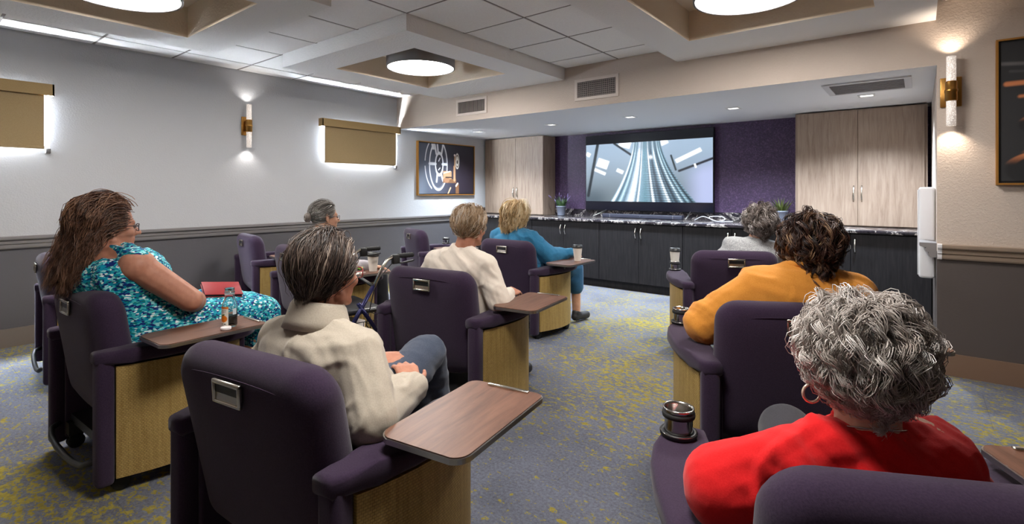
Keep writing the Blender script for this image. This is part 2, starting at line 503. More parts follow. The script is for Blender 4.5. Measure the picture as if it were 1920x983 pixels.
def rounded_outline(w, z0, z1, rt, rb, belly):
    pts = []
    def arc(cx_, cz, r, a0, a1, n=7):
        for i in range(n + 1):
            a = math.radians(a0 + (a1 - a0) * i / n)
            pts.append((cx_ + r * math.cos(a), cz + r * math.sin(a)))
    arc(w - rt, z1 - rt, rt, 0, 90); arc(-w + rt, z1 - rt, rt, 90, 180)
    arc(-w + rb, z0 + rb + belly, rb, 180, 250)
    for i in range(1, 8):
        u = -1 + 2 * i / 8
        pts.append(((w - rb) * u, z0 + belly * u * u))
    arc(w - rb, z0 + rb + belly, rb, 290, 360)
    return pts
def back_mesh():
    """closed rounded cushion from concentric outlines (rear centre -> rim -> front centre)"""
    bm = bmesh.new()
    out = rounded_outline(0.293, 0.24, 0.825, 0.085, 0.05, 0.035)
    n = len(out); cx_, cz = 0.0, 0.53
    # (inset as a fraction towards the centre or in metres near the rim, depth y)
    prof = [(0.80, -0.012), (0.60, -0.011), (0.42, -0.009), (0.28, -0.005), (0.060, 0.003), (0.034, 0.012), (0.016, 0.026), (0.005, 0.042), (0.0, 0.060)]
    prof = prof + [(i, 0.135 - y) for i, y in reversed(prof)][0:]
    rings = []
    for (ins, y) in prof:
        ring = []
        for (x, z) in out:
            if ins > 0.1:
                px, pz = cx_ + (x - cx_) * (1 - ins), cz + (z - cz) * (1 - ins)
            else:
                d = math.hypot(x - cx_, z - cz); k = 1 - ins / d
                px, pz = cx_ + (x - cx_) * k, cz + (z - cz) * k
            ring.append(bm.verts.new((px, y, pz)))
        rings.append(ring)
    for a, b in zip(rings[:-1], rings[1:]):
        for i in range(n):
            j = (i + 1) % n
            bm.faces.new((a[i], a[j], b[j], b[i]))
    for ring, y in ((rings[0], -0.0125), (rings[-1], 0.1475)):
        c = bm.verts.new((cx_, y, cz))
        for i in range(n): bm.faces.new((ring[i], ring[(i + 1) % n], c))
    for v in bm.verts:
        v.co.y += 0.06 - 0.145 * (v.co.z - 0.25)
    bmesh.ops.recalc_face_normals(bm, faces=bm.faces)
    return bm
def rear_y(z):
    return 0.06 - 0.145 * (z - 0.25) - 0.012

def make_chair():
    root = empty('lounge_chair')
    b = MB(); b.bm(back_mesh()); back = b.build('back_cushion', M_PURPLE, root)
    zh = 0.744
    # seam across the upper back
    MB().tube([(-0.20 + 0.40 * i / 14, rear_y(0.775) + 0.0115 + 0.006 * abs(-1 + 2 * i / 14) ** 4, 0.778 - 0.012 * abs(-1 + 2 * i / 14) ** 3) for i in range(15)], 0.0014, 6).build('seam', M_PURPLE, back)
    # recessed chrome pull
    y = rear_y(zh) - 0.002
    f = MB()
    for (x0, x1, z0, z1) in ((-0.058, 0.058, 0.019, 0.031), (-0.058, 0.058, -0.031, -0.022), (-0.058, -0.048, -0.03, 0.03), (0.048, 0.058, -0.03, 0.03)):
        f.rbox(x0, x1, y - 0.006, y + 0.004, zh + z0, zh + z1, 0.003, 2)
    pull = f.build('pull_handle', M_CHROME, root)
    MB().box(-0.05, 0.05, y + 0.0005, y + 0.003, zh - 0.024, zh + 0.022).build('recess', M_BLACK, pull)
    MB().add([(-0.047, y - 0.002, zh - 0.022), (0.047, y - 0.002, zh - 0.022), (0.047, y + 0.0, zh - 0.004), (-0.047, y + 0.0, zh - 0.004)], [(0, 1, 2, 3)]).build('scoop', M_CHROME, pull)
    for sx in (-1, 1):
        a = MB()
        bm = bmesh.new()
        poly = [(sx * x, yy) for yy, x in PAD_OUT + PAD_IN]
        vs = [bm.verts.new((x, yy, 0.54)) for x, yy in poly]
        fc = bm.faces.new(vs)
        ext = bmesh.ops.extrude_face_region(bm, geom=[fc])
        for v in [g for g in ext['geom'] if isinstance(g, bmesh.types.BMVert)]: v.co.z += 0.057
        per = [e for e in bm.edges if abs(e.verts[0].co.z - e.verts[1].co.z) < 1e-5]
        bmesh.ops.bevel(bm, geom=per, offset=0.017, segments=4, affect='EDGES', profile=0.5)
        bmesh.ops.recalc_face_normals(bm, faces=bm.faces)
        a.bm(bm)
        xs = sorted((sx * 0.283, sx * 0.352))
        a.rbox(xs[0], xs[1], -0.010, 0.055, 0.045, 0.575, 0.02, 3)          # rear post
        xs = sorted((sx * 0.265, sx * 0.29)); a.rbox(xs[0], xs[1], 0.04, 0.60, 0.07, 0.54, 0.008, 2)
        xs = sorted((sx * 0.27, sx * 0.305)); a.rbox(xs[0], xs[1], 0.565, 0.605, 0.06, 0.54, 0.012, 2)
        a.build('arm', M_PURPLE, root)
        p = MB(); sheet(p, PANEL, 0.07, 0.53, 0.012, sx)
        po = p.build('side_panel', M_WOVEN, root, sharp=40); uv_unroll(po)
    MB().rbox(-0.262, 0.262, 0.12, 0.61, 0.30, 0.445, 0.045, 4).build('seat_cushion', M_SEATF, root)
    MB().box(-0.27, 0.27, 0.06, 0.56, 0.14, 0.18).box(-0.27, -0.22, 0.04, 0.58, 0.09, 0.15).box(0.22, 0.27, 0.04, 0.58, 0.09, 0.15).build('base_frame', M_BLACK, root)
    MB().tube([(-0.285, 0.02, 0.145), (-0.265, -0.012, 0.135), (-0.22, -0.022, 0.115), (-0.12, -0.026, 0.10), (0, -0.027, 0.096), (0.12, -0.026, 0.10), (0.22, -0.022, 0.115), (0.265, -0.012, 0.135), (0.285, 0.02, 0.145)], 0.013, 10).build('push_bar', M_BLACK, root)
    for cx_, cy_ in ((-0.30, 0.085), (0.30, 0.085), (-0.32, 0.50), (0.32, 0.50)):
        c = MB()
        for dx in (-0.022, 0.006):
            prof = [(0.012, 0), (0.030, 0), (0.034, 0.004), (0.034, 0.012), (0.030, 0.016), (0.012, 0.016)]
            m = MB().lathe(prof, seg=18)
            c.add([(cx_ + dx + z, cy_ + x, 0.0345 + yv) for x, yv, z in m.v], m.f, 0, True)
        cs = c.build('caster', M_RUBBER, root)
        h = MB(); h.rbox(cx_ - 0.017, cx_ + 0.017, cy_ - 0.026, cy_ + 0.03, 0.05, 0.085, 0.01, 2); h.tube([(cx_, cy_, 0.08), (cx_, cy_, 0.105)], 0.010, 8)
        h.build('fork', M_BLACK, cs)
    # swing-away tray on the right arm
    x0, x1, y0, y1, zt = 0.338, 0.602, 0.126, 0.565, 0.641
    def tray_poly(g):
        pts = []
        def arc(cx_, cy_, r, a0, a1, n=6):
            for i in range(n + 1):
                a = math.radians(a0 + (a1 - a0) * i / n); pts.append((cx_ + r * math.cos(a), cy_ + r * math.sin(a)))
        arc(x1 - 0.03, y1 - 0.03, 0.03 + g, 0, 90); arc(x0 + 0.035, y1 - 0.035, 0.035 + g, 90, 180)
        arc(x0 + 0.05, y0 + 0.05, 0.05 + g, 180, 255)
        arc(x1 - 0.045, y0 + 0.045, 0.045 + g, 285, 360)
        return pts
    tr = MB().prism(tray_poly(-0.004), zt - 0.014, zt, 'z').build('tray', M_WALNUT, root)
    MB().prism(tray_poly(0.0), zt - 0.016, zt - 0.003, 'z').build('tray_edge', M_ALU, tr)
    MB().rbox(x0 + 0.07, x1 - 0.05, y1 - 0.024, y1 - 0.010, zt - 0.002, zt + 0.006, 0.003, 2).build('pen_rail', M_CHROME, tr)
    MB().rbox(0.37, 0.45, 0.25, 0.40, zt - 0.045, zt - 0.014, 0.006, 2).tube([(0.41, 0.32, 0.575), (0.41, 0.32, 0.615)], 0.018, 12).build('tray_bracket', M_BLACK, tr)
    # cup holder on the left arm
    cx_, cy_, z0 = -0.345, 0.565, 0.597
    cu = MB().lathe([(0.036, 0.0), (0.036, 0.012), (0.037, 0.06), (0.0405, 0.066), (0.0405, 0.072), (0.0375, 0.073), (0.034, 0.066), (0.034, 0.014), (0.0005, 0.012)], (cx_, cy_, z0 + 0.004), 32).build('cup_holder', M_STEEL, root)
    MB().lathe([(0.047, 0.0), (0.0485, 0.006), (0.047, 0.012), (0.036, 0.012), (0.036, 0.0)], (cx_, cy_, z0 + 0.002), 32).build('flange', M_BLACK, cu)
    MB().lathe([(0.0365, 0), (0.042, 0.002), (0.043, 0.008), (0.042, 0.014), (0.0365, 0.016)], (cx_, cy_, z0 + 0.05), 32, cap=False).build('band', M_RUBBER, cu)
    MB().lathe([(0.0465, 0), (0.049, 0.002), (0.0465, 0.004)], (cx_, cy_, z0 + 0.010), 32, cap=False).build('bright_ring', M_STEEL, cu)
    return root

def copy_tree(o, parent=None):
    c = o.copy(); COL.objects.link(c)
    if parent: c.parent = parent
    for ch in list(o.children): copy_tree(ch, c)
    return c
CH = {
 'C0': (-4.56, 0.69, -5, 'purple chair behind the long-haired person, nearest the left wall corner'),
 'C1': (-2.919, 0.546, 3, 'purple chair under the long-haired person in the turquoise dress, bottle on its tray'),
 'C2': (-1.378, 0.603, 9, 'large foreground purple chair of the person in the tan jacket, empty walnut tray'),
 'C3': (-5.19, 2.27, -10, 'empty purple chair beside the left wall below the brass sconce'),
 'C4': (-3.80, 1.98, -8, 'purple chair of the grey-bun person, tray holding a coffee cup and papers'),
 'C5': (-2.096, 1.864, 8.5, 'purple chair of the person in the cream sweater beside the walker'),
 'C6': (-2.829, 3.422, 0, 'purple chair of the blond person in blue, coffee cup standing on its tray'),
 'C7': (-4.47, 3.77, -22, 'empty purple chair near the left wall under the projector picture'),
 'C8': (-1.009, 3.789, 27.6, 'purple chair of the person in the grey sweater, coffee cup in its holder'),
 'C9': (-0.344, 2.156, 28.6, 'purple chair of the curly-haired person in orange on the right'),
 'C10': (0.064, 1.002, 27.5, 'purple chair of the person in the red sweater at the lower right'),
}
proto = make_chair()
CHAIR = {}
for i, (k, (x, y, h, lab)) in enumerate(CH.items()):
    o = proto if i == 0 else copy_tree(proto)
    o.location = (x, y, 0); o.rotation_euler = (0, 0, math.radians(h))
    tag(o, lab, 'chair', 'lounge chairs facing the screen')
    CHAIR[k] = o
def tilt_back(k, deg):
    a = math.radians(deg); pv = Vector((0, 0.10, 0.36)); Rm = Matrix.Rotation(a, 3, 'X')
    for ch in CHAIR[k].children:
        if ch.name.split('.')[0] in ('back_cushion', 'pull_handle'):
            ch.rotation_euler = (a, 0, 0); ch.location = pv - Rm @ pv
tilt_back('C2', 3); tilt_back('C10', 6)
def cw(k, p):
    """chair-local point -> world"""
    x, y, h, _ = CH[k]; h = math.radians(h)
    return Vector((x + p[0] * math.cos(h) - p[1] * math.sin(h), y + p[0] * math.sin(h) + p[1] * math.cos(h), p[2]))

# ------------------------------------------------------------------ cabinets at the screen wall
PAIR = [-4.873, -3.804, -2.705, -1.608, -0.517]
EDGE = [XL + 0.005, -4.34, -3.255, -2.157, -1.062, XR - 0.005]
UNIT = ['dark wood base cabinet at the left wall end of the counter', 'dark wood base cabinet below the lavender pot',
        'dark wood base cabinet in the middle below the television', 'dark wood base cabinet below the tangled cables',
        'dark wood base cabinet at the right end, behind the person in orange']
def bar_handle(mb, x, y, z0, z1, r=0.007, out=0.03):
    n = 8
    mb.tube([(x, y - out * math.sin(math.pi * i / n) - 0.001, z0 + (z1 - z0) * i / n) for i in range(n + 1)], r, 8)
YC = 5.885
for k in range(5):
    a, b = EDGE[k], EDGE[k + 1]
    t = tag(empty('base_cabinet', ((a + b) / 2, YC, 0)), UNIT[k], 'cabinet', 'base cabinets under the counter')
    mb = MB(); w = (b - a) / 2 - 0.001
    mb.box(-w, w, 0.02, YT - YC - 0.002, 0.10, 0.845); mb.box(-w, w, 0.05, 0.07, 0.0, 0.10); mb.box(-w, w, 0.02, 0.07, 0.09, 0.10)
    mb.build('body', M_EBONY, t)
    xm = PAIR[k] - (a + b) / 2
    for (d0, d1, hx) in ((-w + 0.002, xm - 0.002, xm - 0.036), (xm + 0.002, w - 0.002, xm + 0.036)):
        d = MB().rbox(d0, d1, 0, 0.019, 0.105, 0.838, 0.002, 1, smooth=False).build('door', M_EBONY, t)
        h = MB(); bar_handle(h, hx, 0.0, 0.655, 0.80); h.build('handle', M_CHROME, d)

def granite():
    m = mat('granite_black_veined', rgb(30, 28, 32), 0.15); t = NT(m)
    v = t.coord('Object')
    warp = t.noise(v, 3.2, 6, 0.7, 1.2)
    vein = t.ramp(warp, [(0.47, (0, 0, 0, 1)), (0.5, (1, 1, 1, 1)), (0.53, (0, 0, 0, 1))])
    sp = t.ramp(t.noise(v, 60, 3, 0.7), [(0.45, (0, 0, 0, 1)), (0.62, (1, 1, 1, 1))])
    f = t.math('MULTIPLY', vein, t.math('ADD', sp, 0.25))
    base = t.ramp(t.noise(v, 30, 3, 0.6), [(0.3, rgb(22, 20, 24)), (0.7, rgb(52, 46, 52))])
    t.link(t.mix(f, base, rgb(205, 196, 190)), t.b.inputs['Base Color'])
    return m
M_GRAN = granite()
t = tag(empty('granite_countertop', ((XL + XR) / 2, YC, 0.845)), 'long black veined granite countertop across the screen wall', 'countertop')
hw = (XR - XL) / 2 - 0.003
MB().rbox(-hw, hw, -0.03, YT - YC - 0.002, 0.001, 0.034, 0.006, 2).build('slab', M_GRAN, t)
MB().box(-hw, hw, YT - YC - 0.024, YT - YC - 0.002, 0.034, 0.135).build('backsplash', M_GRAN, t)
MB().box(-hw, -hw + 0.022, 0.22, YT - YC - 0.026, 0.034, 0.135).build('side_splash', M_GRAN, t)
ZT = 0.88
def tall_cab(a, b, xm, lab, filler=0):
    y0 = 6.38
    t = tag(empty('upper_cabinet', ((a + b) / 2, y0, ZT)), lab, 'cabinet', 'pale wood upper cabinets')
    w = (b - a) / 2; zt = ZS - ZT - 0.012; yb = YT - y0 - 0.026
    MB().box(-w, w, 0.02, yb, 0.001, zt).build('body', M_ASH, t)
    xm = xm - (a + b) / 2
    for d0, d1, hx in ((-w + 0.003 + filler, xm - 0.0015, xm - 0.035), (xm + 0.0015, w - 0.003 - filler, xm + 0.035)):
        d = MB().rbox(d0, d1, 0, 0.019, 0.012, zt - 0.012, 0.0015, 1, smooth=False).build('door', M_ASH, t)
        h = MB(); bar_handle(h, hx, 0.0, 0.265, 0.425); h.build('handle', M_CHROME, d)
tall_cab(XL + 0.025, -4.49, -5.026, 'pale wood upper cabinet in the left corner beside the purple wall')
tall_cab(-1.075, XR - 0.03, -0.498, 'pale wood upper cabinet at the right end of the purple wall', 0.02)

# ------------------------------------------------------------------ painted flat pictures (numpy -> colour attribute on a fine grid)
def painted(name, img, xs, zs, ys, material, parent, axis='y'):
    """img[h,w,3] linear colours, drawn on a grid; xs=(x0,x1), zs=(z0,z1)"""
    h, w = img.shape[:2]
    u = np.linspace(0, 1, w); v = np.linspace(1, 0, h)
    U, V = np.meshgrid(u, v)
    A = xs[0] + (xs[1] - xs[0]) * U; Z = zs[0] + (zs[1] - zs[0]) * V; D = np.full_like(A, ys)
    P = np.stack([A, D, Z] if axis == 'y' else [D, A, Z], -1).reshape(-1, 3)
    idx = np.arange(h * w).reshape(h, w)
    q = np.stack([idx[1:, :-1], idx[1:, 1:], idx[:-1, 1:], idx[:-1, :-1]], -1).reshape(-1, 4)
    me = bpy.data.meshes.new(name)
    me.vertices.add(h * w); me.vertices.foreach_set('co', P.astype(np.float32).ravel())
    me.loops.add(q.size); me.loops.foreach_set('vertex_index', q.astype(np.int32).ravel())
    me.polygons.add(len(q)); me.polygons.foreach_set('loop_start', np.arange(0, q.size, 4, dtype=np.int32))
    me.update(calc_edges=True)
    ca = me.color_attributes.new('Col', 'FLOAT_COLOR', 'POINT')
    ca.data.foreach_set('color', np.concatenate([img.reshape(-1, 3), np.ones((h * w, 1))], 1).astype(np.float32).ravel())
    me.materials.append(material)
    o = bpy.data.objects.new(name, me); COL.objects.link(o); o.parent = parent
    return o
def attr_mat(name, rough=0.5, emission=0.0, spec=0.4):
    m = mat(name, (0, 0, 0, 1), rough, spec=spec); t = NT(m)
    a = t.add('ShaderNodeAttribute'); a.attribute_name = 'Col'
    if emission:
        t.link(a.outputs['Color'], t.b.inputs['Emission Color']); t.b.inputs['Emission Strength'].default_value = emission
    else:
        t.link(a.outputs['Color'], t.b.inputs['Base Color'])
    return m
def L3(r, g, b): return np.array([lin(r), lin(g), lin(b)])
def ss(e0, e1, x):
    t_ = np.clip((x - e0) / (e1 - e0), 0, 1); return t_ * t_ * (3 - 2 * t_)
def blend(img, m, c): 
    img += m[..., None] * (np.asarray(c) - img)
def seg_mask(X, Y, x0, y0, x1, y1, w, soft):
    dx, dy = x1 - x0, y1 - y0; L = dx * dx + dy * dy
    t_ = np.clip(((X - x0) * dx + (Y - y0) * dy) / L, 0, 1)
    return 1 - ss(w - soft, w + soft, np.hypot(X - x0 - t_ * dx, Y - y0 - t_ * dy))

def tv_image(w=380, h=180):
    # X 0..2 (aspect ~2), Y 0 bottom..1 top of the letterboxed film frame
    X, Y = np.meshgrid(np.linspace(0, 2.0, w), np.linspace(1, 0, h))
    rs = np.random.RandomState(3)
    img = np.zeros((h, w, 3))
    g = ss(0, 1, Y)
    img[:] = L3(120, 132, 140) * (1 - g[..., None]) + L3(160, 178, 196) * g[..., None]
    blend(img, ss(1.5, 1.9, X) * ss(0.65, 0.3, Y + (X - 1.5) * -0.3), L3(176, 184, 214))
    blend(img, ss(0.35, 0.0, Y) * ss(0.5, 0.15, X) * 0.6, L3(60, 78, 92))
    def quad(cx, cy, a, b, ang, c, soft=0.012):
        ca, sa = math.cos(ang), math.sin(ang)
        p = (X - cx) * ca + (Y - cy) * sa; q = -(X - cx) * sa + (Y - cy) * ca
        blend(img, (1 - ss(a - soft, a + soft, np.abs(p))) * (1 - ss(b - soft, b + soft, np.abs(q))), c)
    W = L3(250, 252, 255)
    quad(0.30, 0.66, 0.10, 0.075, -0.35, W); quad(0.25, 0.52, 0.11, 0.026, -0.42, W); quad(0.04, 0.83, 0.04, 0.035, -0.5, W)
    quad(0.60, 0.52, 0.06, 0.03, -0.45, W); quad(1.66, 0.74, 0.20, 0.032, 0.45, W); quad(0.68, 0.98, 0.10, 0.06, -0.3, W); quad(1.30, 0.98, 0.06, 0.05, 0.4, W)
    D = L3(28, 40, 52)
    blend(img, seg_mask(X, Y, 0.21, 1.0, 0.04, 0.1, 0.026, 0.012), D)
    blend(img, seg_mask(X, Y, 0.50, 1.0, 0.80, 0.78, 0.018, 0.010), D)
    blend(img, seg_mask(X, Y, 1.53, 0.50, 2.0, 0.68, 0.018, 0.010), L3(40, 44, 56))
    blend(img, seg_mask(X, Y, 1.41, 0.75, 1.48, 0.52, 0.014, 0.008), L3(30, 44, 50))
    quad(1.76, 0.575, 0.014, 0.035, 0.3, W, 0.006)
    # flaring tower: left/right edges as functions of Y
    d = 1 - Y
    xl = 0.82 - 0.06 * d - 0.32 * d ** 1.7; xr = 1.25 + 0.05 * d + 0.47 * d ** 1.6
    T = ss(-0.012, 0.012, X - xl) * ss(-0.012, 0.012, xr - X)
    u = (X - xl) / (xr - xl)
    tw = np.zeros_like(img); tw[:] = L3(128, 156, 172)
    for c, wd, col, s in ((0.03, 0.018, L3(235, 245, 250), 1), (0.075, 0.018, L3(70, 96, 112), .9), (0.12, 0.016, L3(190, 212, 222), .9), (0.165, 0.02, L3(84, 110, 128), .8), (0.25, 0.045, L3(232, 238, 255), .95), (0.315, 0.014, L3(92, 118, 134), .9), (0.34, 0.012, L3(245, 250, 255), .9),
                          (0.43, 0.055, L3(104, 140, 154), .9), (0.505, 0.010, L3(60, 84, 98), .8), (0.53, 0.016, L3(244, 248, 252), .95), (0.565, 0.012, L3(80, 100, 116), .9), (0.62, 0.04, L3(58, 74, 90), .95), (0.675, 0.010, L3(150, 170, 184), .9), (0.71, 0.018, L3(236, 244, 250), .95),
                          (0.745, 0.010, L3(60, 84, 98), .9), (0.79, 0.03, L3(48, 68, 82), .95), (0.85, 0.012, L3(214, 230, 238), .9), (0.89, 0.015, L3(60, 88, 100), .9), (0.92, 0.010, L3(170, 200, 210), .8), (0.96, 0.02, L3(36, 60, 72), .95)):
        m = np.exp(-((u - c) / wd) ** 2) * s; tw += m[..., None] * (col - tw)
    rows = 0.5 + 0.5 * np.sign(np.sin(2 * np.pi * (Y + 0.06 * (u - 0.5) ** 2) * 26))
    tw *= (0.62 + 0.55 * (1 - (1 - rows) * ss(0.35, 0.6, u) * ss(0.80, 0.35, Y)))[..., None]
    tw *= (1 + 0.45 * (rs.rand(h, w)[..., None] - 0.5))
    top = ss(0.80, 0.92, Y); tw += top[..., None] * (L3(120, 142, 156) - tw) * 0.5
    blend(img, T, 0); img += T[..., None] * tw
    band = np.exp(-((Y - 0.74) / 0.03) ** 2) * np.exp(-((u - 0.6) / 0.06) ** 2) * T
    blend(img, band, W)
    return np.clip(img, 0, 1.2) ** 1.22
TVX0, TVX1, TVZ0, TVZ1, TVY = -3.908, -2.037, 0.967, 2.071, 6.66
t = tag(empty('television', ((TVX0 + TVX1) / 2, TVY, ZT)), 'large flat television on the purple wall showing a glass tower', 'television')
M_TVB = mat('tv_bezel_black', rgb(12, 12, 18), 0.35)
cxm = (TVX0 + TVX1) / 2
hwv = (TVX1 - TVX0) / 2
MB().rbox(-hwv, hwv, 0.0, 0.045, TVZ0 - ZT, TVZ1 - ZT, 0.004, 2).build('body', M_TVB, t)
MB().box(-hwv + 0.010, hwv - 0.010, -0.0015, 0.001, TVZ0 - ZT + 0.012, TVZ1 - ZT - 0.010).build('screen_glass', mat('tv_glass_black', rgb(20, 20, 32), 0.12), t)
painted('screen_picture', tv_image(), (-hwv + 0.012, hwv - 0.012), (TVZ0 - ZT + 0.135, TVZ1 - ZT - 0.135), -0.003, attr_mat('tv_picture', 0.3, TV_EMIT), t)
MB().tube([(-hwv + 0.22, -0.17, 0.008), (-hwv + 0.35, 0.01, 0.10)], 0.007, 8).build('stand_leg', M_ALU, t)
MB().tube([(hwv - 0.30, -0.17, 0.008), (hwv - 0.30, 0.01, 0.10)], 0.007, 8).build('stand_leg', M_ALU, t)
t = tag(empty('soundbar', (-2.93, 6.42, ZT)), 'long black soundbar on the counter below the television', 'speaker')
MB().rbox(-0.57, 0.57, 0.0, 0.09, 0.0, 0.056, 0.01, 3).build('body', mat('soundbar_charcoal', rgb(40, 42, 58), 0.5), t)
for x in (-0.45, 0.45): MB().box(x - 0.002, x + 0.002, -0.0012, 0.0, 0.006, 0.05).build('seam_strip', M_ALU, t)
MB().lathe([(0.0005, 0), (0.004, 0)], seg=10).build('badge', M_ALU, t).matrix_local = Matrix.Translation((0, -0.002, 0.028)) @ Matrix.Rotation(math.pi / 2, 4, 'X')

# cables
def cable(name, pts, lab, r=0.004, m=None):
    cs = [Vector(p) for p in pts]; out = []
    for i in range(len(cs) - 1):
        p0, p1, p2, p3 = cs[max(i - 1, 0)], cs[i], cs[i + 1], cs[min(i + 2, len(cs) - 1)]
        for k in range(8):
            u = k / 8
            out.append(0.5 * ((2 * p1) + (p2 - p0) * u + (2 * p0 - 5 * p1 + 4 * p2 - p3) * u * u + (3 * p1 - p0 - 3 * p2 + p3) * u ** 3))
    out.append(cs[-1])
    return tag(MB().tube(out, r, 6).build(name, m), lab, 'cable')
M_WCABLE = mat('white_cable', rgb(205, 205, 215), 0.5)
rx, ry = -2.05, 6.40
cable('white_cable', [(rx - 0.16, ry + 0.05, ZT + 0.005), (rx - 0.05, ry + 0.02, ZT + 0.055), (rx + 0.05, ry, ZT + 0.03), (rx + 0.15, ry - 0.03, ZT + 0.005), (rx + 0.22, ry, ZT + 0.03), (rx + 0.16, ry + 0.05, ZT + 0.06), (rx + 0.02, ry + 0.06, ZT + 0.05), (rx + 0.1, ry + 0.02, ZT + 0.005), (rx + 0.3, ry + 0.05, ZT + 0.005)], 'loose white cable coiled on the granite right of the soundbar', 0.005, M_WCABLE)
cable('black_cable', [(rx + 0.30, ry + 0.1, ZT + 0.004), (rx + 0.42, ry + 0.02, ZT + 0.03), (rx + 0.52, ry + 0.06, ZT + 0.05), (rx + 0.5, ry + 0.12, ZT + 0.005), (rx + 0.65, ry + 0.05, ZT + 0.004)], 'black cable coiled on the counter behind the grey sweater person', 0.005, M_BLACK)

# ------------------------------------------------------------------ roller shades
M_SHADE = grainy('shade_cloth_tan', rgb(150, 128, 92), rgb(158, 136, 100), 0.85, ns=200, bump=0.1, bdist=0.001)
M_FASC = grainy('shade_fascia_tan', rgb(152, 126, 82), rgb(160, 134, 90), 0.7, ns=150)
def shade(y0, y1, lab, cord=True):
    t = tag(empty('roller_shade', (XL, (y0 + y1) / 2, 2.04)), lab, 'window shade', 'roller shades on the left wall')
    w = (y1 - y0) / 2
    mb = MB()
    mb.box(0.088, 0.10, -w, w, 0.0, 0.093); mb.box(0.012, 0.10, -w - 0.001, -w + 0.012, 0.0, 0.093); mb.box(0.012, 0.10, w - 0.012, w + 0.001, 0.0, 0.093)
    mb.build('fascia', M_FASC, t)
    MB().tube([(0.05, -w + 0.014, 0.05), (0.05, w - 0.014, 0.05)], 0.022, 14).build('roller', M_SHADE, t)
    cl = MB().box(0.066, 0.0675, -w + 0.05, w - 0.06, -0.42, 0.06).build('cloth', M_SHADE, t)
    MB().box(0.0635, 0.0655, -w + 0.05, w - 0.06, -0.415, 0.06).build('bounce_backing', M_WFR, cl)  # unseen white sheet, added so daylight leaking round the cloth bounces white
    MB().rbox(0.061, 0.0725, -w + 0.048, w - 0.058, -0.442, -0.418, 0.004, 2).build('hem_bar', M_SHADE, cl)
    if cord:
        c = MB().tube([(0.07, w - 0.04, 0.04), (0.06, w - 0.038, -0.2), (0.035, w - 0.03, -0.44)], 0.0018, 6).tube([(0.055, w - 0.03, 0.04), (0.05, w - 0.025, -0.2), (0.03, w - 0.02, -0.44)], 0.0018, 6)
        co = c.build('bead_chain', M_WFR, t)
        MB().rbox(0.004, 0.04, w - 0.045, w - 0.012, -0.475, -0.435, 0.004, 2).build('chain_anchor', mat('chain_anchor_grey', rgb(90, 88, 88), 0.5), t)
shade(3.364, 4.545, 'closed tan roller shade beside the corner of the header, light leaking round it')
shade(-0.42, 0.933, 'closed tan roller shade cut off by the left edge of the picture')

# ------------------------------------------------------------------ wall sconces
M_BRASS = mat('aged_brass', rgb(178, 132, 70), 0.3, 1.0)
def bubble():
    m = mat('seeded_glass', rgb(245, 240, 235), 0.12); t = NT(m)
    v = t.coord('Object')
    vo = t.add('ShaderNodeTexVoronoi'); vo.inputs['Scale'].default_value = 130
    t.link(v, vo.inputs['Vector'])
    f = t.ramp(vo.outputs['Distance'], [(0.15, (1, 1, 1, 1)), (0.42, (0.15, 0.13, 0.12, 1))])
    t.b.inputs['Transmission Weight'].default_value = 0.35
    t.link(t.mix(0.55, f, (1, 0.93, 0.85, 1), 'MULTIPLY'), t.b.inputs['Emission Color'])
    t.b.inputs['Emission Strength'].default_value = 0.5
    t.bump(f, 0.5, 0.002)
    return m
M_SEED = bubble()
def sconce(loc, rz, lab, warm):
    """local: wall at y=0, room towards -y"""
    t = tag(empty('wall_sconce', loc, rz), lab, 'wall light', 'brass wall sconces')
    MB().rbox(-0.056, 0.056, -0.014, 0, -0.10, 0.10, 0.004, 2).build('backplate', M_BRASS, t)
    b = MB().lathe([(0.030, -0.066), (0.033, -0.062), (0.033, -0.008), (0.036, -0.006), (0.036, 0.010), (0.033, 0.012), (0.033, 0.060), (0.030, 0.066)], (0, -0.062, 0), 28).build('barrel', M_BRASS, t)
    MB().rbox(-0.012, 0.012, -0.04, -0.01, -0.02, 0.02, 0.003, 2).build('arm', M_BRASS, t)
    for s in (-1, 1):
        prof = [(0.026, 0.06), (0.026, 0.232), (0.0225, 0.232), (0.0225, 0.06)]
        MB().lathe([(r, s * z) for r, z in prof], (0, -0.062, 0), 26, cap=False).build('glass_tube', M_SEED, t)
        ld = bpy.data.lights.new('sconce_lamp', 'SPOT')
        ld.energy = SCONCE_W * (1.0 if s < 0 else 0.8) * warm[3]; ld.color = warm[:3]; ld.spot_size = math.radians(118); ld.spot_blend = 0.9; ld.shadow_soft_size = 0.012
        lo = bpy.data.objects.new('bulb', ld); COL.objects.link(lo); lo.parent = t
        lo.location = (0, -0.062, s * 0.225); lo.rotation_euler = (0 if s < 0 else math.pi, 0, 0)
sconce((XL, 2.52, 1.953), math.pi / 2, 'brass wall sconce with clear glass tubes on the pale left wall', (1.0, 0.95, 0.9, 0.8))
sconce((0.168, YB, 1.92), 0.0, 'brass wall sconce with glowing seeded glass tubes on the beige right wall', (1.0, 0.82, 0.66, 1.6))

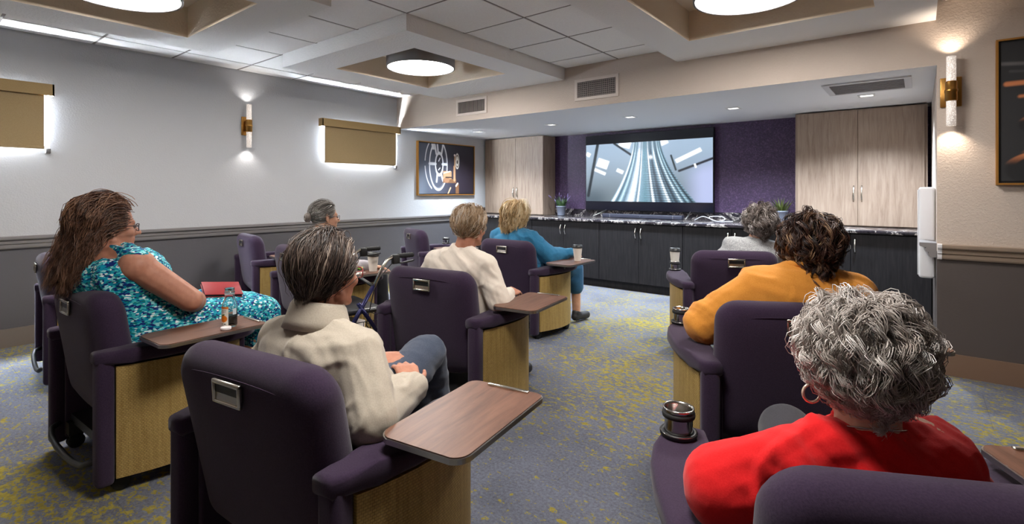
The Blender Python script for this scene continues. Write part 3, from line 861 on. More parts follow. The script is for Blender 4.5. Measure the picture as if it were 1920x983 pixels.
# ------------------------------------------------------------------ framed pictures
def reel_image(w=260, h=172):
    X, Y = np.meshgrid(np.linspace(0, 1.5, w), np.linspace(1, 0, h))
    img = np.zeros((h, w, 3))
    g = ss(0, 1.1, X); img[:] = L3(92, 98, 112) * (1 - g[..., None]) + L3(40, 32, 44) * g[..., None]
    blend(img, ss(0.5, 1.0, Y) * 0.5, L3(44, 46, 56)); blend(img, ss(0.25, 0, X) * ss(0.6, 0.1, Y) * 0.6, L3(132, 142, 156))
    Wt = L3(226, 226, 230); Cu = L3(182, 140, 104); Cd = L3(120, 84, 56)
    def ring(cx, cy, a, b, th, c, ymax=2, arc=None, s=1.0):
        e = np.hypot((X - cx) / a, (Y - cy) / b); m = (1 - ss(th, th * 1.8, np.abs(e - 1))) * (Y < ymax)
        if arc is not None: m = m * arc
        blend(img, m * s, c)
    ring(0.47, 0.60, 0.32, 0.55, 0.022, Wt, s=0.9, arc=(X < 0.33) * (np.abs(Y - 0.6) > 0.05))
    ring(0.50, 0.58, 0.235, 0.50, 0.034, Wt)
    ring(0.49, 0.58, 0.21, 0.46, 0.012, L3(150, 150, 156), s=0.5)
    ring(0.52, 0.60, 0.10, 0.22, 0.10, Wt)
    blend(img, 1 - ss(0.94, 1.02, np.hypot((X - 0.52) / 0.085, (Y - 0.60) / 0.19)), L3(52, 52, 60))
    blend(img, seg_mask(X, Y, 0.27, 0.60, 0.42, 0.60, 0.028, 0.01) , Wt); blend(img, seg_mask(X, Y, 0.61, 0.60, 0.72, 0.60, 0.026, 0.01), Wt)
    for (a, b, c, d) in ((0.44, 0.80, 0.40, 1.0), (0.49, 0.82, 0.47, 1.0), (0.58, 0.80, 0.62, 1.0), (0.47, 0.40, 0.45, 0.24), (0.57, 0.40, 0.62, 0.26), (0.36, 0.99, 0.38, 0.90), (0.33, 0.99, 0.345, 0.9)):
        blend(img, seg_mask(X, Y, a, b, c, d, 0.018, 0.01), Wt)
    blend(img, seg_mask(X, Y, 0.505, 0.66, 0.54, 0.72, 0.012, 0.006), Wt); blend(img, seg_mask(X, Y, 0.50, 0.48, 0.54, 0.52, 0.010, 0.006), Wt)
    blend(img, 1 - ss(0.9, 1.05, np.maximum(np.abs(X - 0.74) / 0.12, np.abs(Y - 0.38) / 0.085)), Cu)
    blend(img, seg_mask(X, Y, 0.64, 0.42, 0.82, 0.46, 0.010, 0.006), L3(240, 226, 205))
    blend(img, 1 - ss(0.9, 1.05, np.maximum(np.abs(X - 0.80) / 0.19, np.abs(Y - 0.26) / 0.04)), Cd)
    blend(img, 1 - ss(0.9, 1.05, np.hypot((X - 0.72) / 0.08, (Y - 0.28) / 0.06)), L3(150, 108, 78))
    blend(img, seg_mask(X, Y, 0.70, 0.335, 0.86, 0.335, 0.014, 0.006), L3(46, 34, 34))
    blend(img, seg_mask(X, Y, 0.94, 0.28, 0.94, 0.56, 0.028, 0.01), Cu)
    blend(img, 1 - ss(0.9, 1.05, np.hypot((X - 1.02) / 0.062, (Y - 0.68) / 0.17)), L3(222, 216, 208))
    ring(1.02, 0.68, 0.045, 0.12, 0.10, L3(120, 104, 92))
    blend(img, 1 - ss(0.8, 1.05, np.hypot((X - 1.02) / 0.022, (Y - 0.66) / 0.045)), L3(52, 42, 40))
    blend(img, seg_mask(X, Y, 0.95, 0.56, 0.95, 0.80, 0.016, 0.008), Cu); blend(img, 1 - ss(0.7, 1.0, np.hypot(X - 0.945, Y - 0.80) / 0.028), L3(240, 225, 215))
    blend(img, seg_mask(X, Y, 1.02, 0.0, 1.02, 0.18, 0.045, 0.01), Cd); blend(img, seg_mask(X, Y, 0.985, 0.16, 1.03, 0.21, 0.018, 0.01), L3(240, 214, 190))
    blend(img, seg_mask(X, Y, 0.76, 0.0, 0.83, 0.12, 0.014, 0.008), L3(220, 180, 140))
    return img
def seats_image(w=120, h=150):
    X, Y = np.meshgrid(np.linspace(0, 0.8, w), np.linspace(1, 0, h))
    img = np.zeros((h, w, 3)); img[:] = L3(48, 48, 50)
    O = L3(206, 128, 84); G = L3(96, 94, 96)
    for (x0, y0, x1, y1, wd, c) in ((0.30, 1.0, 0.22, 0.86, 0.018, G), (0.42, 1.0, 0.34, 0.82, 0.018, G), (0.38, 1.0, 0.28, 0.90, 0.012, O), (0.0, 0.85, 0.5, 0.80, 0.012, G), (0.05, 0.79, 0.6, 0.74, 0.008, L3(72, 70, 72)),
                                  (0.03, 0.70, 0.22, 0.705, 0.016, O), (0.22, 0.705, 0.45, 0.685, 0.010, L3(150, 110, 92)), (0.10, 0.605, 0.20, 0.61, 0.010, O), (0.20, 0.61, 0.5, 0.60, 0.008, G)):
        blend(img, seg_mask(X, Y, x0, y0, x1, y1, wd, 0.008), c)
    def seat(cx, cy, a, b, top):
        e = np.hypot((X - cx) / a, (Y - cy) / b)
        blend(img, 1 - ss(0.95, 1.03, e), L3(36, 36, 38))
        blend(img, (1 - ss(0.05, 0.10, np.abs(e - 0.96))) * ss(cy + b * 0.2, cy + b * 0.8, Y) * top, O)
    seat(0.36, 0.40, 0.27, 0.10, 0.9); seat(0.52, 0.23, 0.36, 0.10, 1.0); seat(0.50, 0.17, 0.40, 0.11, 1.0); seat(0.40, 0.08, 0.38, 0.16, 1.0)
    return img
M_GOLD = mat('picture_frame_gold', rgb(186, 134, 66), 0.35, 0.6)
M_PFR = mat('picture_inner_black', rgb(16, 16, 18), 0.5)
M_PRINT = attr_mat('canvas_print', 0.6, 0.0)
def picture(loc, rz, w, h, img, lab):
    t = tag(empty('framed_picture', loc, rz), lab, 'picture', 'framed film pictures')
    b = 0.012; d = 0.045
    for (x0, x1, z0, z1) in ((-w / 2, w / 2, 0, b), (-w / 2, w / 2, h - b, h), (-w / 2, -w / 2 + b, b, h - b), (w / 2 - b, w / 2, b, h - b)):
        MB().box(x0, x1, -d, 0, z0, z1).build('frame_bar', M_GOLD, t)
    MB().box(-w / 2 + b, w / 2 - b, -0.03, -0.002, b, h - b).build('backing', M_PFR, t)
    painted('print', img, (-w / 2 + b + 0.012, w / 2 - b - 0.012), (b + 0.012, h - b - 0.012), -0.034, M_PRINT, t)
picture((XL, 5.508, 1.188), math.pi / 2, 1.20, 0.795, reel_image(), 'gold framed picture of a film reel and projector on the left wall')
picture((0.388 + 0.375, YB, 1.29), 0.0, 0.75, 0.935, seats_image(), 'gold framed picture of dark cinema seats at the right edge')

# ------------------------------------------------------------------ vents and soffit downlights
M_VENTW = mat('vent_frame_beige', rgb(208, 196, 186), 0.5)
M_VENTD = mat('vent_dark', rgb(60, 56, 54), 0.6)
M_SLAT = mat('vent_slat', rgb(140, 130, 124), 0.5)
def vent(x0, x1, z0, z1, nv, nh, lab):
    t = tag(empty('air_vent', ((x0 + x1) / 2, YB, (z0 + z1) / 2)), lab, 'vent', 'vents on the header')
    w, h = (x1 - x0) / 2, (z1 - z0) / 2; b = 0.03
    f = MB(); f.box(-w, w, -0.012, 0, h - b, h); f.box(-w, w, -0.012, 0, -h, -h + b); f.box(-w, -w + b, -0.012, 0, -h + b, h - b); f.box(w - b, w, -0.012, 0, -h + b, h - b)
    f.build('frame', M_VENTW, t)
    MB().box(-w + b, w - b, -0.002, 0, -h + b, h - b).build('backing', M_VENTD, t)
    sl = None
    for i in range(nv):
        x = -w + b + (2 * w - 2 * b) * (i + 0.5) / nv
        if sl is None:
            sl = MB().box(-0.003, 0.003, -0.010, -0.002, -h + b, h - b).build('slat', M_SLAT, t); o = sl
        else:
            o = bpy.data.objects.new('slat', sl.data); COL.objects.link(o); o.parent = t
        o.location = (x, 0, 0)
    sl = None
    for i in range(nh):
        z = -h + b + (2 * h - 2 * b) * (i + 0.5) / nh
        if sl is None:
            sl = MB().box(-w + b, w - b, -0.008, -0.003, -0.003, 0.003).build('cross_slat', M_SLAT, t); o = sl
        else:
            o = bpy.data.objects.new('cross_slat', sl.data); COL.objects.link(o); o.parent = t
        o.location = (0, 0, z)
vent(-4.53, -4.02, 2.185, 2.385, 22, 0, 'small air vent with upright slats on the header, nearer the left wall')
vent(-2.80, -2.30, 2.185, 2.405, 20, 8, 'egg-crate grille vent in the middle of the beige header')
t = tag(empty('return_grille', (-0.335, 5.1, ZS)), 'flat grey return air grille in the white soffit', 'vent')
f = MB(); f.box(-0.29, 0.29, -0.27, -0.225, -0.012, 0); f.box(-0.29, 0.29, 0.225, 0.27, -0.012, 0); f.box(-0.29, -0.245, -0.225, 0.225, -0.012, 0); f.box(0.245, 0.29, -0.225, 0.225, -0.012, 0)
f.build('frame', mat('grille_frame_white', rgb(205, 205, 208), 0.5), t)
gm = MB().box(-0.245, 0.245, -0.225, 0.225, -0.004, 0).build('mesh_face', grainy('grille_perforated', rgb(120, 122, 128), rgb(150, 152, 158), 0.6, ns=300), t)
for i in range(10):
    MB().box(-0.245, 0.245, -0.2 + i * 0.044, -0.197 + i * 0.044, -0.008, -0.003).build('blade', M_SLAT, t)
M_DLT = mat('downlight_trim', rgb(220, 220, 220), 0.4)
M_DLE = emit('downlight_lens', (1.0, 0.97, 0.92, 1), 0.7)
for i, (x, y, lab) in enumerate(((-5.0, 5.49, 'square recessed downlight nearest the left upper cabinet'), (-3.736, 5.5, 'square recessed downlight above the lavender pot'),
                                 (-2.632, 5.5, 'square recessed downlight in front of the middle of the television'), (-1.514, 5.59, 'square recessed downlight right of the television'),
                                 (-0.37, 5.60, 'square recessed downlight beside the return grille'))):
    t = tag(empty('recessed_downlight', (x, y, ZS)), lab, 'downlight', 'square downlights in the soffit')
    f = MB(); a, b = 0.065, 0.048
    f.box(-a, a, -a, -b, -0.006, 0); f.box(-a, a, b, a, -0.006, 0); f.box(-a, -b, -b, b, -0.006, 0); f.box(b, a, -b, b, -0.006, 0)
    f.build('trim_ring', M_DLT, t)
    MB().box(-b, b, -b, b, -0.002, 0).build('lens', M_DLE, t)
    ld = bpy.data.lights.new('tv_glow_stand_in', 'SPOT'); ld.energy = SOFFIT_W; ld.color = (0.78, 0.89, 1.0); ld.spot_size = math.radians(130); ld.spot_blend = 0.8; ld.shadow_soft_size = 0.05  # strong cool spot added to stand in for the television's glow
    lo = bpy.data.objects.new('lamp', ld); COL.objects.link(lo); lo.parent = t; lo.location = (0, 0, -0.02)

# white box on the alcove side wall
t = tag(empty('wall_box', (XR, 5.05, 0.60)), 'white box mounted on the alcove side wall beside the corner', 'wall box')
MB().rbox(-0.10, -0.001, -0.15, 0.15, 0.0, 0.68, 0.02, 3).build('housing', mat('white_plastic', rgb(226, 226, 230), 0.4), t)
MB().rbox(-0.106, -0.10, -0.13, 0.13, 0.02, 0.66, 0.002, 1).build('lid', MATS['white_plastic'], t)

# ------------------------------------------------------------------ potted plants on the counter
def plant(x, y, lab, col, flower, seed):
    rnd = random.Random(seed)
    t = tag(empty('potted_plant', (x, y, ZT)), lab, 'plant')
    MB().lathe([(0.055, 0), (0.057, 0.01), (0.07, 0.125), (0.077, 0.13), (0.077, 0.145), (0.07, 0.145), (0.066, 0.12), (0.0005, 0.115)], seg=28).build('pot', mat('pot_' + str(seed), rgb(128, 134, 150), 0.45, 0.4), t)
    leaf = MB(); fl = MB()
    for i in range(70):
        a = rnd.uniform(0, 2 * math.pi); r = rnd.uniform(0, 0.05); lean = rnd.uniform(0.15, 0.75); L = rnd.uniform(0.09, 0.20)
        p0 = Vector((r * math.cos(a), r * math.sin(a), 0.115))
        d = Vector((math.cos(a) * lean, math.sin(a) * lean, 1)).normalized(); side = Vector((-math.sin(a), math.cos(a), 0))
        pts = [p0 + d * L * k / 4 + Vector((math.cos(a), math.sin(a), -0.3)) * 0.03 * (k / 4) ** 2 for k in range(5)]
        w = [0.003, 0.006, 0.006, 0.004, 0.0005]
        vs = []; 
        for p, ww in zip(pts, w): vs += [p - side * ww, p + side * ww]
        leaf.add(vs, [(2 * k, 2 * k + 1, 2 * k + 3, 2 * k + 2) for k in range(4)])
        if flower and i % 4 == 0:
            e = pts[-1]
            fl.tube([e, e + d * 0.025, e + d * 0.05], [0.004, 0.006, 0.002], 5)
    leaf.build('foliage', mat('foliage_' + str(seed), col, 0.6), t)['kind'] = 'stuff'
    if flower: fl.build('flower_spikes', mat('lavender_bloom', rgb(120, 104, 150), 0.7), t)['kind'] = 'stuff'
plant(-4.25, 6.52, 'lavender plant in a grey pot on the counter left of the television', rgb(74, 104, 62), True, 5)
plant(-1.24, 6.52, 'green potted plant on the counter behind the curly hair of the orange sweater person', rgb(92, 104, 48), False, 9)

# ------------------------------------------------------------------ things on the trays
M_CUPW = mat('paper_cup_white', rgb(232, 226, 216), 0.6)
def coffee(loc, lab):
    t = tag(empty('coffee_cup', loc), lab, 'paper cup', 'takeaway coffee cups')
    MB().lathe([(0.029, 0.0), (0.029, 0.003), (0.041, 0.118), (0.042, 0.12), (0.039, 0.12), (0.028, 0.006), (0.0005, 0.005)], seg=28).build('cup_body', M_CUPW, t)
    MB().lathe([(0.0435, 0.0), (0.0455, 0.003), (0.0455, 0.009), (0.043, 0.012), (0.041, 0.026), (0.037, 0.028), (0.035, 0.024), (0.0005, 0.024)], (0, 0, 0.113), 28).build('lid', M_BLACK, t)
coffee(cw('C6', (0.50, 0.41, 0.642)), 'white takeaway coffee cup with black lid on the tray of the blond person')
coffee(cw('C8', (-0.345, 0.565, 0.640)), 'white takeaway coffee cup with black lid standing in a chair cup holder')
coffee(cw('C4', (0.50, 0.46, 0.642)), 'white takeaway coffee cup on the tray behind the walker handles')
# papers, phone, snack on the grey-bun woman's tray
p = cw('C4', (0.47, 0.28, 0.6425))
o = MB().box(-0.10, 0.10, -0.07, 0.07, 0, 0.004).build('paper_stack', mat('paper_white', rgb(222, 212, 206), 0.7)); o.location = p; o.rotation_euler = (0, 0, 0.3); tag(o, 'loose pale papers on the tray beside the walker handles', 'paper')
rnd = random.Random(4); lf = MB()
for i in range(14):
    c = Vector((rnd.uniform(-0.02, 0.02), rnd.uniform(-0.02, 0.02), rnd.uniform(0.004, 0.02))); a = rnd.uniform(0, 6.28); s = rnd.uniform(0.012, 0.02)
    lf.add([c + Vector((math.cos(a) * s, math.sin(a) * s, 0)), c + Vector((-math.sin(a) * s * .6, math.cos(a) * s * .6, rnd.uniform(0, .012))), c - Vector((math.cos(a) * s, math.sin(a) * s, 0)), c + Vector((math.sin(a) * s * .6, -math.cos(a) * s * .6, rnd.uniform(-.003, .01)))], [(0, 1, 2, 3)])
o = lf.build('leafy_snack', mat('leaf_green', rgb(150, 190, 60), 0.5)); o.location = cw('C4', (0.40, 0.40, 0.642)); tag(o, 'bright green leafy bits beside the coffee cup on the far tray', 'food')

# juice bottle and its cap on the tray of C1
def bottle(loc):
    t = tag(empty('juice_bottle', loc, math.radians(60)), 'half empty glass bottle with an orange label on the walnut tray', 'bottle')
    g = mat('bottle_glass', (0.86, 0.92, 0.92, 1), 0.03); b = g.node_tree.nodes['Principled BSDF']; b.inputs['Transmission Weight'].default_value = 1.0; b.inputs['IOR'].default_value = 1.4
    MB().lathe([(0.0005, 0.0), (0.029, 0.0), (0.031, 0.004), (0.0315, 0.085), (0.030, 0.10), (0.022, 0.122), (0.0195, 0.135), (0.0195, 0.148), (0.0215, 0.149), (0.0215, 0.154), (0.0195, 0.155), (0.0195, 0.168), (0.0205, 0.17),
                (0.0175, 0.17), (0.0170, 0.135), (0.020, 0.121), (0.028, 0.099), (0.0295, 0.085), (0.029, 0.006), (0.0005, 0.005)], seg=32, cap=False).build('glass', g, t)
    MB().lathe([(0.0005, 0.0055), (0.0285, 0.0062), (0.029, 0.01), (0.029, 0.042), (0.0005, 0.042)], seg=28, cap=False).build('juice', mat('dark_juice', rgb(58, 22, 18), 0.2), t)
    # label: a curved patch, print by colour attribute
    H, W = 60, 40
    Xg, Yg = np.meshgrid(np.linspace(0, 1, W), np.linspace(1, 0, H))
    img = np.zeros((H, W, 3)); img[:] = L3(240, 236, 226)
    blend(img, ss(0.86, 0.90, Yg), L3(236, 130, 40))
    for yy, a, b_ in ((0.80, 0.2, 0.85), (0.72, 0.12, 0.8)):
        for k in range(5):
            xk = a + (b_ - a) * k / 5
            blend(img, seg_mask(Xg, Yg, xk, yy - 0.015, xk + 0.07, yy + 0.018, 0.014, 0.01), L3(58, 78, 92))
    blend(img, 1 - ss(0.9, 1.05, np.hypot((Xg - 0.52) / 0.40, (Yg - 0.36) / 0.19)), L3(240, 128, 24))
    blend(img, seg_mask(Xg, Yg, 0.30, 0.52, 0.62, 0.58, 0.035, 0.02), L3(60, 120, 40))
    blend(img, seg_mask(Xg, Yg, 0.3, 0.08, 0.42, 0.08, 0.025, 0.01), L3(60, 60, 70)); blend(img, seg_mask(Xg, Yg, 0.6, 0.08, 0.75, 0.08, 0.025, 0.01), L3(60, 60, 70))
    lab = painted('label', img, (0, 1), (0.008, 0.092), 0, M_PRINT, t)
    for v in lab.data.vertices:
        a = -2.35 + (v.co.x - 0.5) * 1.5
        v.co = (0.0322 * math.cos(a), 0.0322 * math.sin(a), v.co.z)
    lab2 = MB()
    n = 8
    vs = []
    for i in range(n + 1):
        a = -1.05 + 0.55 * i / n
        vs += [(0.0322 * math.cos(a), 0.0322 * math.sin(a), 0.055), (0.0322 * math.cos(a), 0.0322 * math.sin(a), 0.082)]
    lab2.add(vs, [(2 * i, 2 * i + 2, 2 * i + 3, 2 * i + 1) for i in range(n)], 0, True); lab2.build('facts_panel', mat('label_pale', rgb(205, 214, 222), 0.6), t)
bottle(cw('C1', (0.51, 0.43, 0.642)))
o = MB().lathe([(0.0005, 0.0), (0.0205, 0.0), (0.0215, 0.002), (0.0215, 0.010), (0.0195, 0.012), (0.0005, 0.012)], seg=28, cap=False).build('bottle_cap', mat('cap_white', rgb(232, 224, 224), 0.4))
o.location = cw('C1', (0.56, 0.39, 0.642)); tag(o, 'white bottle cap lying on the walnut tray beside the bottle', 'bottle cap')

# ------------------------------------------------------------------ four-wheeled walker
def rollator(x, y, h):
    t = tag(empty('rollator_walker', (x, y, 0), math.radians(h)), 'dark blue rolling walker with black grips beside the cream sweater person', 'walker')
    nb = mat('navy_tube', rgb(34, 34, 78), 0.3, 0.5)
    # local: +y forwards, handles at the back
    for s in (-1, 1):
        fr = MB()
        fr.tube([(s * 0.25, 0.33, 0.09), (s * 0.235, 0.10, 0.50), (s * 0.225, -0.02, 0.70)], 0.0135, 10)
        fr.tube([(s * 0.25, -0.22, 0.09), (s * 0.235, 0.02, 0.50), (s * 0.23, 0.08, 0.60)], 0.0135, 10)
        fr.tube([(s * 0.245, 0.24, 0.20), (s * 0.245, -0.14, 0.20)], 0.009, 8)
        fr.build('side_frame', nb, t)
        st = MB().tube([(s * 0.225, -0.015, 0.68), (s * 0.222, -0.09, 0.83), (s * 0.222, -0.115, 0.865), (s * 0.222, -0.15, 0.885), (s * 0.222, -0.20, 0.888)], 0.011, 10).build('handle_stem', M_CHROME, t)
        n = 12
        MB().tube([(s * 0.222, -0.19 - 0.11 * i / n, 0.888) for i in range(n + 1)], [0.0165 + (0.002 if i % 2 else -0.001) for i in range(n + 1)], 10).build('grip', M_RUBBER, t)
        MB().rbox(s * 0.222 - 0.016, s * 0.222 + 0.016, -0.20, -0.15, 0.835, 0.90, 0.006, 2).build('brake_housing', M_BLACK, t)
        MB().tube([(s * 0.222, -0.17, 0.845), (s * 0.222, -0.22, 0.838), (s * 0.222, -0.29, 0.845), (s * 0.222, -0.305, 0.85)], 0.007, 8).build('brake_lever', M_BLACK, t)
        MB().tube([(s * 0.222, -0.16, 0.85), (s * 0.20, -0.05, 0.72), (s * 0.235, 0.03, 0.45), (s * 0.25, -0.18, 0.16)], 0.0035, 6).build('brake_cable', M_BLACK, t)
        for yy in (0.33, -0.22):
            m = MB().lathe([(0.02, -0.014), (0.075, -0.014), (0.083, -0.008), (0.083, 0.008), (0.075, 0.014), (0.02, 0.014)], seg=26)
            w = MB(); w.add([(s * 0.25 + z, yy + a, 0.0835 + b) for a, b, z in m.v], m.f, 0, True)
            w.build('wheel', M_RUBBER, t)
    MB().tube([(-0.225, -0.02, 0.70), (0, -0.03, 0.73), (0.225, -0.02, 0.70)], 0.011, 10).build('cross_bar', M_BLACK, t)
    MB().tube([(-0.245, 0.05, 0.22), (0.245, 0.05, 0.22)], 0.009, 8).tube([(-0.235, 0.2, 0.36), (0.235, -0.09, 0.36)], 0.008, 8).build('cross_brace', nb, t)
    sm = MB().rbox(-0.205, 0.205, -0.10, 0.16, 0.515, 0.55, 0.015, 3).build('seat', mat('walker_seat_black', rgb(24, 24, 28), 0.3), t)
    # wire basket under the seat
    B = MB()
    def wirebox(x0, x1, y0, y1, z0, z1, r=0.0028):
        for z in (z0, (z0 + z1) / 2, z1):
            q = 1.0 if z > z0 else 0.9
            B.tube([(x0 * q, y0 * q, z), (x1 * q, y0 * q, z), (x1 * q, y1 * q, z), (x0 * q, y1 * q, z)], r, 5, closed=True)
        for i in range(9):
            xx = x0 + (x1 - x0) * i / 8
            B.tube([(xx, y0, z1), (xx * .9, y0 * .9, z0), (xx * .9, y1 * .9, z0), (xx, y1, z1)], r * 0.7, 5)
        for i in range(7):
            yy = y0 + (y1 - y0) * i / 6
            B.tube([(x0, yy, z1), (x0 * .9, yy * .9, z0), (x1 * .9, yy * .9, z0), (x1, yy, z1)], r * 0.7, 5)
    wirebox(-0.19, 0.19, -0.12, 0.17, 0.28, 0.46)
    B.build('wire_basket', M_BLACK, t)
    return t
RW = (-2.92, 1.98, 168.4)
rollator(*RW).scale = (1.12, 1.0, 0.935)
def rw(p):
    h = math.radians(RW[2]); return Vector((RW[0] + p[0] * math.cos(h) - p[1] * math.sin(h), RW[1] + p[0] * math.sin(h) + p[1] * math.cos(h), p[2]))
pap = MATS['paper_white']
for i, (a, b, c, r, lab) in enumerate(((-0.07, 0.0, 0.31, 0.3, 'white paper packet lying flat in the walker basket, on the left'), (0.08, 0.04, 0.32, -0.4, 'white paper packet lying in the walker basket, on the right'), (0.0, 0.02, 0.385, 1.0, 'topmost tilted white paper packet in the walker basket'))):
    o = MB().box(-0.09, 0.09, -0.055, 0.055, -0.006, 0.006).build('paper_packet', pap)
    o.location = rw((a, b, c)); o.rotation_euler = (0.35 * (i - 1), 0.3, r)
    tag(o, lab, 'paper', 'papers in the walker basket')

# ------------------------------------------------------------------ people: union of tapered volumes, voxel-remeshed into one surface
def V3(p): return np.array(p, dtype=float)
class Vol:
    def __init__(s): s.v = []; s.f = []; s.n = 0
    def _add(s, v, f):
        s.v.append(np.asarray(v, float)); s.f += [tuple(i + s.n for i in q) for q in f]; s.n += len(v)
    def grid(s, P, close_u=True):
        """P[k, m, 3] rings -> closed loft with fan caps"""
        k, m = P.shape[:2]
        v = P.reshape(-1, 3); f = []
        for i in range(k - 1):
            for j in range(m):
                a = i * m + j; b = i * m + (j + 1) % m
                f.append((a, b, b + m, a + m))
        f.append(tuple(range(m - 1, -1, -1))); f.append(tuple((k - 1) * m + j for j in range(m)))
        s._add(v, f)
    def ell(s, c, r, M=None, nu=18, nv=12):
        c = V3(c); r = V3(r if hasattr(r, '__len__') else (r, r, r))
        th = np.linspace(0.06, np.pi - 0.06, nv); ph = np.linspace(0, 2 * np.pi, nu, endpoint=False)
        P = np.stack([np.outer(np.sin(th), np.cos(ph)), np.outer(np.sin(th), np.sin(ph)), np.outer(np.cos(th), np.ones(nu))], -1)[::-1] * r
        if M is not None: P = P @ np.asarray(M).T
        s.grid(P + c)
    def cap(s, p0, p1, r0, r1, flat=1.0, n=14):
        """tapered capsule with round ends; flat squashes it along local up"""
        p0, p1 = V3(p0), V3(p1); d = p1 - p0; L = np.linalg.norm(d); d = d / max(L, 1e-9)
        ref = V3((0, 0, 1)) if abs(d[2]) < 0.9 else V3((0, 1, 0))
        u = np.cross(d, ref); u /= np.linalg.norm(u); w = np.cross(u, d)
        rings = []
        for a in np.linspace(-80, 0, 5): rings.append((p0 + d * r0 * math.sin(math.radians(a)), r0 * math.cos(math.radians(a))))
        for a in np.linspace(0, 80, 5): rings.append((p1 + d * r1 * math.sin(math.radians(a)), r1 * math.cos(math.radians(a))))
        ph = np.linspace(0, 2 * np.pi, n, endpoint=False)
        P = np.stack([c + r * (np.outer(np.cos(ph), u) + flat * np.outer(np.sin(ph), w)) for c, r in rings])
        s.grid(P)
    def chain(s, pts, rs):
        for i in range(len(pts) - 1): s.cap(pts[i], pts[i + 1], rs[i], rs[i + 1])
    def loft(s, rings, n=22, e=2.4):
        """rings: (centre, X half vector, Y half vector) superellipse sections"""
        ph = np.linspace(0, 2 * np.pi, n, endpoint=False)
        c_, s_ = np.cos(ph), np.sin(ph)
        a = np.sign(c_) * np.abs(c_) ** (2 / e); b = np.sign(s_) * np.abs(s_) ** (2 / e)
        s.grid(np.stack([V3(c) + np.outer(a, V3(X)) + np.outer(b, V3(Y)) for c, X, Y in rings]))
    def build(s, name, material, parent, voxel, smooth=4, wrinkle=None, M=None):
        v = np.concatenate(s.v)
        me = bpy.data.meshes.new(name + '_src'); me.from_pydata([tuple(p) for p in v], [], s.f)
        bm = bmesh.new(); bm.from_mesh(me); bmesh.ops.recalc_face_normals(bm, faces=bm.faces); bm.to_mesh(me); bm.free()
        o = bpy.data.objects.new(name + '_src', me); COL.objects.link(o)
        r = o.modifiers.new('r', 'REMESH'); r.mode = 'VOXEL'; r.voxel_size = voxel; r.use_smooth_shade = True
        if smooth:
            m = o.modifiers.new('s', 'SMOOTH'); m.factor = 0.5; m.iterations = smooth
        dg = bpy.context.evaluated_depsgraph_get(); dg.update()
        out = bpy.data.meshes.new_from_object(o.evaluated_get(dg))
        bpy.data.objects.remove(o); bpy.data.meshes.remove(me)
        # keep only the largest shell
        bm = bmesh.new(); bm.from_mesh(out)
        seen = set(); best = []
        for v0 in bm.verts:
            if v0.index in seen: continue
            st = [v0]; comp = []; seen.add(v0.index)
            while st:
                q = st.pop(); comp.append(q)
                for e in q.link_edges:
                    w = e.other_vert(q)
                    if w.index not in seen: seen.add(w.index); st.append(w)
            if len(comp) > len(best): best = comp
        keep = set(q.index for q in best)
        bmesh.ops.delete(bm, geom=[q for q in bm.verts if q.index not in keep], context='VERTS')
        bm.to_mesh(out); bm.free()
        if wrinkle is not None:
            n = len(out.vertices)
            co = np.empty(n * 3); out.vertices.foreach_get('co', co); co = co.reshape(-1, 3)
            no = np.empty(n * 3); out.vertices.foreach_get('normal', no); no = no.reshape(-1, 3)
            d = np.array([wrinkle(Vector(c)) for c in co])
            co = co + no * d[:, None]
            out.vertices.foreach_set('co', co.ravel()); out.update()
        out.polygons.foreach_set('use_smooth', [True] * len(out.polygons))
        out.materials.clear(); out.materials.append(material); out.name = name
        ob = bpy.data.objects.new(name, out); COL.objects.link(ob)
        if parent: ob.parent = parent
        return ob

def folds(amp, freq=9.0, seed=0.0, axis=(0.4, 0.3, 1.0)):
    ax = Vector(axis).normalized(); off = Vector((seed, seed * 1.7, -seed))
    def f(p):
        w = mnoise.noise(p * freq * 0.45 + off) * 2.6
        a = math.sin(p.dot(ax) * freq * 9.0 + w * 2.6)
        b = mnoise.noise(p * freq + off)
        m = max(0.0, mnoise.noise(p * 5.0 - off) + 0.25)
        c = 1.0 - abs(mnoise.noise(p * freq * 1.1 - off) * 2.4)
        return max(-0.006, amp * (1.1 * a * abs(a) * m + 0.5 * b + 1.3 * (max(0.0, c - 0.55) - 0.1) * (0.4 + m)))
    return f

def rotz(a): 
    c, s = math.cos(a), math.sin(a); return np.array([[c, -s, 0], [s, c, 0], [0, 0, 1.0]])
def rotx(a):
    c, s = math.cos(a), math.sin(a); return np.array([[1.0, 0, 0], [0, c, -s], [0, s, c]])
def roty(a):
    c, s = math.cos(a), math.sin(a); return np.array([[c, 0, s], [0, 1.0, 0], [-s, 0, c]])

